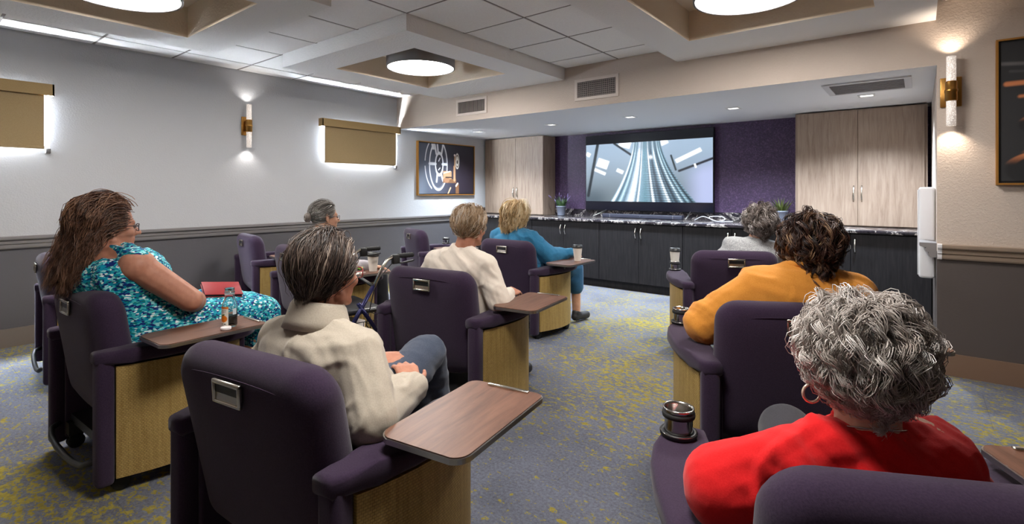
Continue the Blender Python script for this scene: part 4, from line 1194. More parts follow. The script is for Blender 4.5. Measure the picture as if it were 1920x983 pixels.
def add_head(V, Hc, R, neck, sc_=1.0, ears=(-1, 1)):
    """local head frame: x right, y face, z up, centre at eye level"""
    def T(p): return V3(Hc) + R @ (V3(p) * sc_)
    def E(c, r, M=None): V.ell(T(c), V3(r) * sc_, R if M is None else R @ M)
    def C(a, b, r0, r1): V.cap(T(a), T(b), r0 * sc_, r1 * sc_, n=12)
    E((0, -0.014, 0.036), (0.076, 0.096, 0.084))
    E((0, 0.020, -0.012), (0.066, 0.076, 0.075)); E((0, 0.035, -0.052), (0.054, 0.058, 0.058))
    E((0, 0.070, -0.092), (0.026, 0.022, 0.020)); C((0.048, 0.0, -0.062), (0.018, 0.072, -0.094), 0.018, 0.016); C((-0.048, 0.0, -0.062), (-0.018, 0.072, -0.094), 0.018, 0.016)
    C((-0.036, 0.074, 0.022), (0.036, 0.074, 0.022), 0.013, 0.013)
    C((0, 0.086, 0.006), (0, 0.112, -0.030), 0.0075, 0.0115); E((0.012, 0.098, -0.034), (0.009, 0.010, 0.008)); E((-0.012, 0.098, -0.034), (0.009, 0.010, 0.008))
    E((0.040, 0.060, -0.026), (0.024, 0.024, 0.022)); E((-0.040, 0.060, -0.026), (0.024, 0.024, 0.022))
    C((-0.016, 0.088, -0.057), (0.016, 0.088, -0.057), 0.0065, 0.0065); C((-0.013, 0.086, -0.069), (0.013, 0.086, -0.069), 0.0072, 0.0072)
    for s_ in ears:
        Me = rotz(s_ * 0.35) @ rotx(0.15)
        E((s_ * 0.079, -0.012, -0.006), (0.0085, 0.019, 0.031), Me); E((s_ * 0.084, -0.018, 0.014), (0.007, 0.015, 0.013), Me); E((s_ * 0.078, -0.004, -0.034), (0.007, 0.009, 0.010), Me)
    V.cap(T((0, -0.030, -0.055)), V3(neck) + V3((0, 0, 0.0)), 0.053 * sc_, 0.056)
    V.cap(T((0, 0.004, -0.075)), V3(neck) + V3((0, 0.012, 0.0)), 0.044 * sc_, 0.052)

def add_hand(V, wrist, f, n, side, curl=(35, 40, 30), spread=0.06, thumb=30, s=1.0):
    """f: wrist->knuckle, n: out of the back of the hand, side: towards the thumb"""
    f = V3(f); f /= np.linalg.norm(f); n = V3(n); n -= f * (n @ f); n /= np.linalg.norm(n)
    side = V3(side); side -= f * (side @ f) + n * (side @ n); side /= np.linalg.norm(side)
    w = V3(wrist)
    for k in np.linspace(-0.030, 0.030, 5):
        V.cap(w + f * 0.012 * s + side * k * 0.7 * s, w + f * 0.085 * s + side * k * s, 0.0135 * s, 0.0115 * s, n=10)
    L = ((0.040, 0.024, 0.019), (0.045, 0.028, 0.021), (0.042, 0.026, 0.020), (0.032, 0.020, 0.017))
    for i, (a, b, c) in enumerate(L):
        k = 0.0315 - 0.021 * i
        p = w + f * (0.088 - 0.004 * abs(i - 1)) * s + side * k * s
        d = f + side * spread * (1.5 - i)
        ang = 0
        for j, (ln, rr) in enumerate(((a, 0.0088), (b, 0.0080), (c, 0.0072))):
            ang += math.radians(curl[j])
            dd = d * math.cos(ang) - n * math.sin(ang); dd /= np.linalg.norm(dd)
            q = p + dd * ln * s
            V.cap(p, q, rr * s, (rr - 0.0006) * s, n=10); p = q
    p = w + f * 0.026 * s + side * 0.030 * s
    for j, (ln, rr, a) in enumerate(((0.040, 0.012, 40), (0.032, 0.010, thumb), (0.026, 0.0085, thumb - 12))):
        a = math.radians(a); dd = f * math.cos(a) + side * math.sin(a) - n * 0.35; dd /= np.linalg.norm(dd)
        q = p + dd * ln * s; V.cap(p, q, rr * s, (rr - 0.001) * s, n=10); p = q

RT = [(0.0, 0.185, 0.135), (0.14, 0.195, 0.140), (0.30, 0.185, 0.132), (0.45, 0.172, 0.122), (0.62, 0.178, 0.120), (0.78, 0.186, 0.112), (0.88, 0.178, 0.094), (0.945, 0.135, 0.075), (1.0, 0.068, 0.060)]
def torso_rings(P, grow=0.0, top=1.0, bottom=0.0, wide=None):
    a, b, c = V3(P['pelvis']), V3(P['chest']), V3(P['neck'])
    ws, ds = P.get('ws', 1.0), P.get('ds', 1.0)
    yaw = math.radians(P.get('byaw', 0)); X = V3((math.cos(yaw), math.sin(yaw), 0))
    out = []
    for t_, hw, hd in RT:
        if t_ < bottom - 1e-6 or t_ > top + 1e-6: continue
        p = (1 - t_) ** 2 * a + 2 * t_ * (1 - t_) * b + t_ ** 2 * c
        d = 2 * (1 - t_) * (b - a) + 2 * t_ * (c - b); d /= np.linalg.norm(d)
        Y = np.cross(d, X); Y /= np.linalg.norm(Y); Xp = np.cross(Y, d)
        k = ws if t_ < 0.93 else (ws + 1) / 2
        if P.get('roll'): Xp = Xp * math.cos(P['roll']) + d * math.sin(P['roll'])
        out.append((p, Xp * (hw * k + grow), Y * (hd * ds + grow)))
    return out

def person(key, chair, label, P):
    cx_, cy_, h, _ = CH[chair]
    root = tag(empty('person', (cx_, cy_, 0), math.radians(h)), label, 'person')
    vx = P.get('voxel', 0.008)
    R = rotz(math.radians(P.get('hyaw', 0))) @ rotx(math.radians(P.get('hpitch', 0))) @ roty(math.radians(P.get('hroll', 0)))
    Hc = V3(P['head']); hs = P.get('hs', 1.0)
    g = P.get('arm_k', 1.0); lk = P.get('leg_k', 1.0)
    B = Vol()
    B.loft(torso_rings(P)); add_head(B, Hc, R, P['neck'], hs, P.get('ears', (-1, 1)))
    for s_, S in ((-1, 'L'), (1, 'R')):
        sh, el, wr = P['sh' + S], P['el' + S], P['wr' + S]
        B.cap(V3(sh) + V3((0, 0, 0.012)), V3(P['neck']) + V3((0, -0.01, -0.02)), 0.044 * g, 0.050)
        B.ell(sh, 0.058 * g); B.chain([sh, el, wr], [0.052 * g, 0.042 * g, 0.028])
        mid = V3(el) * 0.7 + V3(wr) * 0.3; B.ell(mid, 0.041 * g)
        hd = P.get('hand' + S)
        if hd: add_hand(B, wr, **hd)
        hp, kn, an = P['hp' + S], P['kn' + S], P['an' + S]
        B.chain([hp, kn, an], [0.085 * lk, 0.058 * lk, 0.038]); B.ell(V3(kn) * 0.72 + V3(an) * 0.28 + V3((0, -0.012, 0)), 0.055 * lk)
        toe = V3(P.get('to' + S, V3(an) + V3((0.02 * s_, 0.15, -0.045)))); B.cap(V3(an) + V3((0, -0.02, -0.035)), toe, 0.03, 0.028)
    body = B.build('body', P['skin'], root, vx, 4)
    # eyes
    for s_ in (-1, 1):
        e = MB(); c = Hc + R @ (V3((s_ * 0.031, 0.080, 0.002)) * hs)
        e.lathe([(0.0005, -0.0118), (0.006, -0.010), (0.0105, -0.005), (0.0118, 0), (0.0105, 0.005), (0.006, 0.010), (0.0005, 0.0118)], tuple(c), 14, cap=False)
        eo = e.build('eye', M_EYE, body)
    return root, body, Hc, R, hs

M_EYE = mat('eye_white_brown', rgb(120, 104, 96), 0.15)
def skin(name, c1, c2):
    m = grainy(name, c1, c2, 0.5, ns=28, bump=0.12, bdist=0.001, spec=0.35, bscale=180)
    b = m.node_tree.nodes['Principled BSDF']; b.inputs['Subsurface Weight'].default_value = 0.12; b.inputs['Subsurface Radius'].default_value = (0.01, 0.004, 0.002)
    return m
SK1 = skin('skin_fair', rgb(206, 158, 130), rgb(196, 146, 120))
SK2 = skin('skin_rosy', rgb(192, 136, 112), rgb(178, 122, 99))
SK3 = skin('skin_pale', rgb(214, 168, 146), rgb(202, 152, 130))

# ------------------------------------------------------------------ hair
def hair(root, name, Hc, R, hs, seed, palette, n_guides=220, kids=14, K=10, length=0.12, radius=0.0012, thick=(0.10, 0.22), lift=0.5, curl=0.0, curl_turns=1.5,
         clump=0.75, spread=0.011, flow=(0, -0.25, -1.0), colliders=(), line=None, wave=0.0, cling=0.0, cap_k=None, part=None, jit=0.002):
    rs = np.random.RandomState(seed)
    c = V3((0, -0.014, 0.036)); r0 = V3((0.078, 0.098, 0.086))
    n = n_guides * 4
    i = np.arange(n) + 0.5
    ph = np.arccos(1 - 2 * i / n); th = np.pi * (1 + 5 ** 0.5) * i
    D = np.stack([np.cos(th) * np.sin(ph), np.sin(th) * np.sin(ph), np.cos(ph)], -1)
    P = c + D * r0
    if line is None:
        ok = ~((P[:, 1] > 0.052) & (P[:, 2] < 0.085)) & ~((P[:, 2] < 0.012) & (P[:, 1] > -0.004)) & ~((P[:, 2] < -0.048)) & ~((np.abs(P[:, 0]) > 0.070) & (P[:, 2] < 0.02) & (P[:, 1] > -0.035))
    else: ok = line(P)
    P = P[ok]; D = D[ok]
    sel = rs.permutation(len(P))[:n_guides]; P = P[sel]; D = D[sel]
    G = len(P)
    Ln = (length(P) if callable(length) else np.full(G, length)) * rs.uniform(0.85, 1.12, G)
    T0, T1 = thick
    tgt = rs.uniform(T0, T1, G) * (0.75 + 0.5 * (D[:, 2] * 0.5 + 0.5))
    F_ = V3(flow); F_ /= np.linalg.norm(F_)
    pts = [P.copy()]; cur = P.copy()
    step = Ln / (K - 1)
    for k in range(1, K):
        t_ = k / (K - 1)
        q = (cur - c) / r0; s_ = np.linalg.norm(q, axis=1); N = q / r0; N /= np.linalg.norm(N, axis=1)[:, None]
        fl = np.repeat(F_[None], G, 0)
        if part is not None: fl = part(cur, fl)
        fl = fl + rs.normal(0, 0.10, (G, 3))
        tan = fl - N * np.sum(fl * N, 1)[:, None]
        tl = np.linalg.norm(tan, axis=1)[:, None]; tan = tan / np.maximum(tl, 0.25)
        free = np.clip((s_ - 1.0) * 2, 0, 1)[:, None] * (cur[:, 2:3] < 0.0)
        d = tan * (1 - free * (1 - cling)) + fl * free * (1 - cling) + N * (lift * (1 - t_) ** 2)
        d /= np.linalg.norm(d, axis=1)[:, None]
        cur = cur + d * step[:, None]
        q = (cur - c) / r0; s_ = np.linalg.norm(q, axis=1)
        want = 1 + tgt * min(1.0, t_ * 2.5)
        if cling > 0:
            s2 = np.where(s_ < want, want, s_ + (want - s_) * cling * (cur[:, 2] > -0.075))
        else: s2 = np.maximum(s_, want)
        cur = c + (cur - c) * (s2 / s_)[:, None]
        for cc, cr in colliders:
            qq = (cur - V3(cc)) / V3(cr); sl = np.linalg.norm(qq, axis=1)
            cur = np.where((sl < 1)[:, None], V3(cc) + (cur - V3(cc)) / sl[:, None], cur)
        pts.append(cur.copy())
    Gp = np.stack(pts, 1)                                     # G,K,3
    # curls / waves on the guides
    t_ = np.linspace(0, 1, K)
    tg = np.gradient(Gp, axis=1); tg /= np.linalg.norm(tg, axis=2)[..., None] + 1e-9
    ref = (Gp[:, :1] - c); u = np.cross(tg, np.repeat(ref, K, 1)); u /= np.linalg.norm(u, axis=2)[..., None] + 1e-9
    w = np.cross(tg, u)
    if curl:
        ph0 = rs.uniform(0, 6.28, (G, 1)); dirn = rs.choice([-1, 1], (G, 1))
        a = ph0 + dirn * 2 * np.pi * curl_turns * t_[None] * rs.uniform(0.8, 1.25, (G, 1))
        amp = curl * rs.uniform(0.6, 1.3, (G, 1)) * np.minimum(1, t_[None] * 2.5)
        Gp = Gp + u * (amp * np.cos(a))[..., None] + w * (amp * np.sin(a))[..., None]
    if wave:
        ph0 = rs.uniform(0, 6.28, (G, 1))
        Gp = Gp + u * (wave * np.sin(ph0 + t_[None] * 2 * np.pi * curl_turns) * np.minimum(1, t_[None] * 2))[..., None]
    # children
    off = rs.normal(0, spread, (G, kids, 1, 3)); off[:, 0] *= 0.1
    taper = (1 - clump * np.minimum(1, t_ * 1.2))[None, None, :, None]
    C = Gp[:, None] + off * taper + rs.normal(0, jit, (G, kids, K, 3)) * t_[None, None, :, None]
    C = C.reshape(-1, K, 3)
    keepl = rs.uniform(0.8, 1.0, (len(C), 1, 1))
    # shade per lock and per strand
    pal = np.array([[lin(v) for v in p_] for p_ in palette])
    gi = np.clip(rs.normal(0.45, 0.28, G), 0, 1)[:, None] + rs.normal(0, 0.13, (G, kids)); gi = np.clip(gi, 0, 0.999).reshape(-1)
    x = gi * (len(pal) - 1); i0 = x.astype(int); fr = (x - i0)[:, None]
    colr = pal[i0] * (1 - fr) + pal[np.minimum(i0 + 1, len(pal) - 1)] * fr
    # tubes
    N_ = len(C)
    tg = np.gradient(C, axis=1); tg /= np.linalg.norm(tg, axis=2)[..., None] + 1e-9
    ref = V3((0.31, 0.27, 0.91)); u = np.cross(tg, ref); u /= np.linalg.norm(u, axis=2)[..., None] + 1e-9; w = np.cross(tg, u)
    rad = radius * np.clip(1.15 - t_ ** 3, 0.25, 1)[None, :, None]
    Vt = np.stack([C + rad * (u * math.cos(a) + w * math.sin(a)) for a in (0, 2.094, 4.189)], 2)    # N,K,3,3
    Vt = V3(Hc) + (Vt.reshape(-1, 3) * hs) @ R.T
    base = (np.arange(N_) * K * 3)[:, None, None] + (np.arange(K - 1) * 3)[None, :, None] + np.arange(3)[None, None]
    nxt = (np.arange(N_) * K * 3)[:, None, None] + (np.arange(K - 1) * 3)[None, :, None] + ((np.arange(3) + 1) % 3)[None, None]
    Q = np.stack([base, nxt, nxt + 3, base + 3], -1).reshape(-1, 4).astype(np.int32)
    me = bpy.data.meshes.new(name)
    me.vertices.add(len(Vt)); me.vertices.foreach_set('co', Vt.astype(np.float32).ravel())
    me.loops.add(Q.size); me.loops.foreach_set('vertex_index', Q.ravel())
    me.polygons.add(len(Q)); me.polygons.foreach_set('loop_start', np.arange(0, Q.size, 4, dtype=np.int32))
    me.update(calc_edges=True)
    me.polygons.foreach_set('use_smooth', np.ones(len(Q), dtype=bool))
    cc = np.concatenate([np.repeat(colr, K * 3, 0), np.ones((N_ * K * 3, 1))], 1)
    ca = me.color_attributes.new('Col', 'FLOAT_COLOR', 'POINT'); ca.data.foreach_set('color', cc.astype(np.float32).ravel())
    me.materials.append(M_HAIR)
    o = bpy.data.objects.new(name, me); COL.objects.link(o); o.parent = root; o['kind'] = 'stuff'
    # under-cap so that no scalp shows between the locks
    if cap_k:
        V = Vol()
        def T(p): return V3(Hc) + R @ (V3(p) * hs)
        for (ce, re) in cap_k: V.ell(T(ce), V3(re) * hs, R, 24, 16)
        m = mat(name + '_under', tuple(pal[len(pal) // 2] * 0.8) + (1,), 0.8)
        V.build('hair_underlayer', m, root, 0.006, 2)
    return o
M_HAIR = attr_mat('hair_strands', 0.42, 0.0, 0.5)

def glasses(root, Hc, R, hs, m, r=0.0016):
    def T(p): return tuple(V3(Hc) + R @ (V3(p) * hs))
    g = MB()
    for s_ in (-1, 1):
        cxg = s_ * 0.034
        g.tube([T((cxg + 0.024 * math.copysign(abs(math.cos(a)) ** 0.6, math.cos(a)), 0.100 - 0.006 * abs(math.cos(a)), -0.002 + 0.017 * math.copysign(abs(math.sin(a)) ** 0.7, math.sin(a)))) for a in np.linspace(0, 2 * np.pi, 20, endpoint=False)], r, 6, closed=True)
        g.tube([T((s_ * 0.059, 0.094, 0.004)), T((s_ * 0.074, 0.075, 0.006)), T((s_ * 0.084, 0.02, 0.006)), T((s_ * 0.086, -0.012, 0.008)), T((s_ * 0.086, -0.03, -0.012))], r, 6)
    g.tube([T((-0.011, 0.101, 0.002)), T((0, 0.104, 0.005)), T((0.011, 0.101, 0.002))], r, 6)
    return g.build('glasses', m, root)

def shirt(root, P, name, material, voxel, grow=0.014, top=1.0, bottom=0.0, sleeve=1.0, sl_k=1.25, wr=None, extra=None, smooth=3):
    V = Vol(); V.loft(torso_rings(P, grow, top, bottom))
    g = P.get('arm_k', 1.0)
    for S in 'LR':
        sh, el, w = V3(P['sh' + S]), V3(P['el' + S]), V3(P['wr' + S])
        if sleeve <= 0: continue
        V.cap(sh + V3((0, 0, 0.012)), V3(P['neck']) + V3((0, -0.01, -0.02)), 0.044 * g + grow * 1.15, 0.050 + grow * 1.15)
        V.ell(sh, 0.058 * g + grow * 1.1)
        V.cap(sh, el, 0.052 * g * 1.05 + grow * 1.1, 0.042 * g * sl_k + grow)
        if sleeve > 0.5: V.cap(el, el + (w - el) * (sleeve - 0.04), 0.042 * g * sl_k + grow, 0.030 * sl_k + grow * 0.6)
    if top > 0.99: V.cap(V3(P['neck']) + V3((0, -0.004, -0.075)), V3(P['neck']) + V3((0, -0.004, -0.022)), 0.078 + grow * 0.5, 0.063 + grow * 0.6)
    if extra: extra(V)
    return V.build(name, material, root, voxel, smooth, wr)
def trousers(root, P, name, material, voxel, upto=0.95, grow=0.012, wr=None):
    V = Vol(); V.loft(torso_rings(P, grow * 0.7, 0.30, 0.0)); lk = P.get('leg_k', 1.0)
    for S in 'LR':
        h_, k_, a_ = V3(P['hp' + S]), V3(P['kn' + S]), V3(P['an' + S])
        V.cap(h_, k_, 0.088 * lk + grow, 0.060 * lk + grow); V.cap(k_, k_ + (a_ - k_) * upto, 0.060 * lk + grow, 0.045 + grow + 0.01 * (upto < .9))
        V.ell(k_ * 0.72 + a_ * 0.28 + V3((0, -0.012, 0)), 0.055 * lk + grow)
    return V.build(name, material, root, voxel, 3, wr)
def shoes(root, P, material):
    for s_, S in ((-1, 'L'), (1, 'R')):
        an = V3(P['an' + S]); toe = V3(P.get('to' + S, an + V3((0.02 * s_, 0.15, -0.045))))
        V = Vol(); V.cap(an + V3((0, -0.025, -0.035)), toe, 0.040, 0.038); V.cap(an + V3((0, -0.01, 0.0)), an + V3((0, 0.02, -0.03)), 0.042, 0.042)
        V.build('shoe', material, root, 0.009, 3)

# ------------------------------------------------------------------ clothing materials
def cloth(name, c1, c2, ns=240, rough=0.85, bump=0.2):
    m = fabric(name, rgb(*c1), rgb(*c2), ns, bump, rough, 0.15); return m
M_TAN = cloth('cotton_tan', (172, 162, 147), (182, 172, 156))
M_CREAM = cloth('knit_cream', (216, 204, 190), (224, 213, 200))
M_TEAL = cloth('denim_blue', (40, 104, 140), (58, 124, 160))
M_KNIT = grainy('knit_grey', rgb(132, 134, 136), rgb(186, 187, 188), 0.9, ns=150, bump=0.6, bdist=0.003)
M_ORANGE = cloth('fleece_orange', (206, 134, 52), (216, 146, 62))
M_RED = cloth('sweater_red', (208, 22, 26), (216, 30, 32), 300)
M_PANTS = cloth('trousers_slate', (58, 66, 82), (70, 78, 94))
M_PANTS2 = cloth('trousers_charcoal', (44, 44, 50), (52, 52, 58))
M_JEAN = cloth('jeans_blue', (40, 82, 116), (58, 104, 138))
M_LAV = cloth('blouse_pale', (176, 170, 176), (190, 184, 190))
M_SHOE = mat('shoe_dark', rgb(36, 34, 36), 0.5)
def dress_mat():
    m = mat('dress_turquoise_dabs', rgb(20, 140, 170), 0.7, spec=0.25); t = NT(m)
    nz = t.add('ShaderNodeTexNoise'); nz.inputs['Scale'].default_value = 14
    v0 = t.coord('Object', (1, 1, 1))
    t.link(v0, nz.inputs['Vector'])
    v1 = t.coord('Object', (105, 105, 190), (0.5, 0.35, 0))
    ad = t.add('ShaderNodeMixRGB', blend_type='ADD'); ad.inputs[0].default_value = 1.0
    t.link(v1, ad.inputs[1]); t.link(nz.outputs['Color'], ad.inputs[2])
    vo = t.add('ShaderNodeTexVoronoi'); vo.inputs['Scale'].default_value = 0.85
    t.link(ad.outputs[0], vo.inputs['Vector'])
    sep = t.add('ShaderNodeSeparateColor'); t.link(vo.outputs['Color'], sep.inputs[0])
    col = t.ramp(sep.outputs[0], [(0.0, rgb(14, 40, 110)), (0.22, rgb(12, 72, 150)), (0.24, rgb(0, 140, 168)), (0.50, rgb(20, 164, 184)), (0.52, rgb(70, 190, 196)), (0.68, rgb(8, 120, 120)), (0.80, rgb(150, 222, 226)), (0.92, rgb(236, 246, 246))])
    col.node.color_ramp.interpolation = 'CONSTANT'
    t.link(col, t.b.inputs['Base Color'])
    return m
M_DRESS = dress_mat()
M_SPEC = mat('spectacle_frame', rgb(46, 26, 34), 0.3)
M_SPEC2 = mat('spectacle_frame_red', rgb(150, 46, 44), 0.3)

def seat_pose(x=0.0, **kw):
    P = dict(pelvis=(x * 0.3, 0.30, 0.53), chest=(x * 0.7, 0.25, 0.72), neck=(x, 0.25, 0.90),
             hpL=(-0.09, 0.32, 0.535), hpR=(0.09, 0.32, 0.535), knL=(-0.12, 0.72, 0.535), knR=(0.12, 0.72, 0.535), anL=(-0.12, 0.76, 0.09), anR=(0.12, 0.76, 0.09), skin=SK1)
    P.update(kw)
    nk = P['neck']; w = P.pop('shw', 0.165); dz = P.pop('shd', 0.075)
    P.setdefault('shL', (nk[0] - w, nk[1], nk[2] - dz)); P.setdefault('shR', (nk[0] + w, nk[1], nk[2] - dz))
    P.setdefault('elL', (P['shL'][0] - 0.06, 0.30, 0.64)); P.setdefault('elR', (P['shR'][0] + 0.06, 0.30, 0.64))
    P.setdefault('wrL', (-0.12, 0.48, 0.62)); P.setdefault('wrR', (0.12, 0.48, 0.62))
    lap = lambda s_: dict(f=(-s_ * 0.75, 0.6, -0.1), n=(0.1 * s_, -0.1, 1), side=(-s_ * 0.3, -0.8, 0.1), curl=(25, 30, 20))
    P.setdefault('handL', lap(-1)); P.setdefault('handR', lap(1))
    return P

def sweep_back(cur, fl):
    f = fl.copy(); k = np.clip((cur[:, 1] + 0.045) * 16, 0, 1) * (cur[:, 2] > -0.05)
    f[:, 1] -= 1.9 * k; f[:, 2] += 0.55 * k; return f
# ---- woman in the turquoise dress
P = seat_pose(0.0, pelvis=(0, 0.32, 0.55), chest=(0, 0.17, 0.76), neck=(0, 0.145, 0.985), ws=1.22, ds=1.42, arm_k=1.28, leg_k=1.25, head=(0, 0.138, 1.085), hyaw=-4, hpitch=-2, hs=1.0, voxel=0.0062,
              shL=(-0.205, 0.175, 0.915), shR=(0.205, 0.175, 0.915), elR=(0.285, 0.36, 0.742), wrR=(0.13, 0.47, 0.685), elL=(-0.27, 0.36, 0.70), wrL=(-0.06, 0.50, 0.69),
              hpL=(-0.11, 0.34, 0.55), hpR=(0.11, 0.34, 0.55), knL=(-0.13, 0.78, 0.57), knR=(0.14, 0.79, 0.575), anL=(-0.13, 0.82, 0.09), anR=(0.14, 0.84, 0.09),
              handR=dict(f=(-0.55, 0.62, -0.05), n=(0.2, -0.2, 1), side=(-0.7, -0.5, 0.0), curl=(30, 35, 25)), handL=dict(f=(0.6, 0.35, -0.05), n=(0, 0.1, -1), side=(0.5, 0.8, 0.0), curl=(15, 20, 15)), skin=SK2)
root, body, Hc, R, hs = person('p1', 'C1', 'person with long brown hair and glasses in a sleeveless turquoise patterned dress', P)
V = Vol()
V.loft(torso_rings(P, 0.014, 0.945, 0.0))
for S in 'LR': V.cap(V3(P['sh' + S]) + V3((0, 0, 0.025)), V3(P['neck']) + V3((0, 0, -0.035)), 0.058, 0.064)
def ring(y, z, hx, hz): return ((0, y, z), (hx, 0, 0), (0, 0, hz))
V.loft([ring(0.20, 0.56, 0.22, 0.10), ring(0.30, 0.58, 0.255, 0.135), ring(0.45, 0.59, 0.25, 0.13), ring(0.62, 0.595, 0.245, 0.115), ring(0.76, 0.58, 0.238, 0.105), ring(0.83, 0.57, 0.22, 0.095), ring(0.865, 0.56, 0.19, 0.08)], e=3.0)
V.loft([((0, 0.78, 0.58), (0.22, 0, 0), (0, 0.08, 0)), ((0, 0.79, 0.48), (0.225, 0, 0), (0, 0.08, 0)), ((0, 0.80, 0.40), (0.225, 0, 0), (0, 0.082, 0))], e=3.0)
V.build('dress', M_DRESS, root, 0.008, 4, folds(0.008, 9, 1.0, (0.2, 1, 0.5)))
MB().tube([tuple(V3(P['neck']) + V3((0.26 * math.cos(a), 0.02 + 0.19 * math.sin(a), -0.30 + 0.015 * math.cos(a * 3)))) for a in np.linspace(0, 6.283, 30, endpoint=False)], 0.006, 6, closed=True)
shoes(root, P, M_SHOE)
glasses(root, Hc, R, hs, M_SPEC, 0.002)
hair(root, 'hair', Hc, R, hs, 11, [(58, 38, 30), (94, 64, 49), (124, 88, 68), (160, 120, 92)], n_guides=330, kids=13, K=15, length=lambda p: 0.30 + 0.30 * np.clip(p[:, 2] - 0.02, 0, 1), radius=0.0016, thick=(0.06, 0.24), lift=0.35,
     wave=0.010, curl_turns=2.4, clump=0.55, spread=0.012, flow=(-0.05, -0.36, -1.0), part=sweep_back, cap_k=[((0, -0.026, 0.038), (0.083, 0.094, 0.090)), ((0, -0.085, -0.06), (0.075, 0.05, 0.13)), ((0, -0.11, -0.15), (0.085, 0.045, 0.075))],
     colliders=[((0, 0.02, -0.30), (0.24, 0.155, 0.28))], jit=0.003)
# red notebook held in her lap
t = tag(empty('red_notebook', cw('C1', (0.10, 0.585, 0.735)), math.radians(-20)), 'slim red notebook in the lap of the long-haired person', 'notebook')
t.rotation_euler = (math.radians(-8), math.radians(28), math.radians(-10))
MB().rbox(-0.055, 0.055, -0.09, 0.09, 0.006, 0.011, 0.002, 2).build('front_cover', mat('notebook_red', rgb(150, 26, 34), 0.5), t)
MB().rbox(-0.055, 0.055, -0.09, 0.09, -0.009, -0.005, 0.0015, 2).build('back_cover', MATS['notebook_red'], t)
MB().box(-0.052, 0.052, -0.087, 0.087, -0.005, 0.006).build('pages', M_RUBBER, t)

# ---- person in the tan jacket
P = seat_pose(0, neck=(-0.015, 0.25, 0.845), chest=(0, 0.235, 0.69), pelvis=(0, 0.32, 0.53), shw=0.165, shd=0.072, ws=1.02, ds=1.05, head=(-0.015, 0.285, 0.995), hyaw=4, hpitch=-4, hs=0.98, voxel=0.0058,
              elR=(0.25, 0.20, 0.635), wrR=(0.185, 0.445, 0.625), elL=(-0.25, 0.23, 0.62), wrL=(-0.045, 0.51, 0.655),
              handR=dict(f=(-0.72, 0.52, 0.42), n=(0.45, -0.1, 0.9), side=(0.5, 0.85, 0.0), curl=(28, 42, 28), s=1.02), handL=dict(f=(0.9, 0.15, 0.05), n=(0.0, -0.35, 0.9), side=(-0.1, 0.9, 0.3), curl=(35, 45, 30), s=1.0),
              knR=(0.0, 0.745, 0.625), anR=(-0.07, 0.93, 0.26), toR=(-0.05, 1.06, 0.20), knL=(-0.06, 0.72, 0.52), anL=(-0.05, 0.78, 0.09), skin=SK2)
root, body, Hc, R, hs = person('p2', 'C2', 'person with short dark brown hair and glasses in a tan jacket', P)
jk = shirt(root, P, 'jacket', M_TAN, 0.0062, 0.018, top=1.0, sleeve=1.0, sl_k=1.42, wr=folds(0.012, 8, 2.0, (0.7, 0.5, 0.6)))
n = 28; col = MB(); vs = []
for j, (rr, z, dy) in enumerate(((0.080, -0.030, -0.004), (0.074, 0.012, -0.006), (0.071, 0.056, -0.006), (0.075, 0.061, -0.007), (0.083, 0.050, -0.008), (0.096, 0.008, -0.012), (0.104, -0.018, -0.014), (0.099, -0.020, -0.013))):
    for i in range(n):
        a = math.radians(118 + 304 * i / (n - 1)); vs.append((P['neck'][0] + rr * math.cos(a), P['neck'][1] + 0.008 + dy + rr * 0.95 * math.sin(a), P['neck'][2] + z + 0.006 - 0.018 * math.sin(a)))
col.add(vs, [(j * n + i, j * n + i + 1, (j + 1) * n + i + 1, (j + 1) * n + i) for j in range(7) for i in range(n - 1)], 0, True)
col.build('collar', M_TAN, jk)
for S in 'LR':
    w, e = V3(P['wr' + S]), V3(P['el' + S]); d = (w - e) / np.linalg.norm(w - e)
    MB().tube([tuple(w - d * 0.075), tuple(w - d * 0.07), tuple(w - d * 0.012), tuple(w - d * 0.008)], [0.047, 0.053, 0.050, 0.042], 20).build('cuff', M_TAN, jk)
trousers(root, P, 'trousers', M_PANTS, 0.0085, 0.96, 0.014, folds(0.008, 8, 3.0, (0.2, 0.6, 0.8)))
shoes(root, P, M_SHOE)
glasses(root, Hc, R, hs, M_SPEC2, 0.0018)
def bob_part(cur, fl):
    f = fl.copy(); k = np.clip((cur[:, 1] + 0.03) * 14, 0, 1) * (cur[:, 2] > -0.04)
    f[:, 1] -= 1.3 * k; f[:, 0] += 0.25 * k; return f
hair(root, 'hair', Hc, R, hs, 21, [(36, 29, 27), (62, 50, 45), (92, 76, 67), (150, 134, 121)], n_guides=330, kids=13, K=11, length=lambda p: 0.105 + 0.95 * np.clip(p[:, 2] + 0.02, 0, 0.12), radius=0.0013, thick=(0.04, 0.17), lift=0.4,
     wave=0.004, curl_turns=1.2, clump=0.6, spread=0.010, flow=(0.05, -0.35, -1.0), cling=0.25, part=bob_part, cap_k=[((0, -0.026, 0.040), (0.081, 0.093, 0.090)), ((0, -0.06, -0.02), (0.066, 0.048, 0.072))], jit=0.0025)

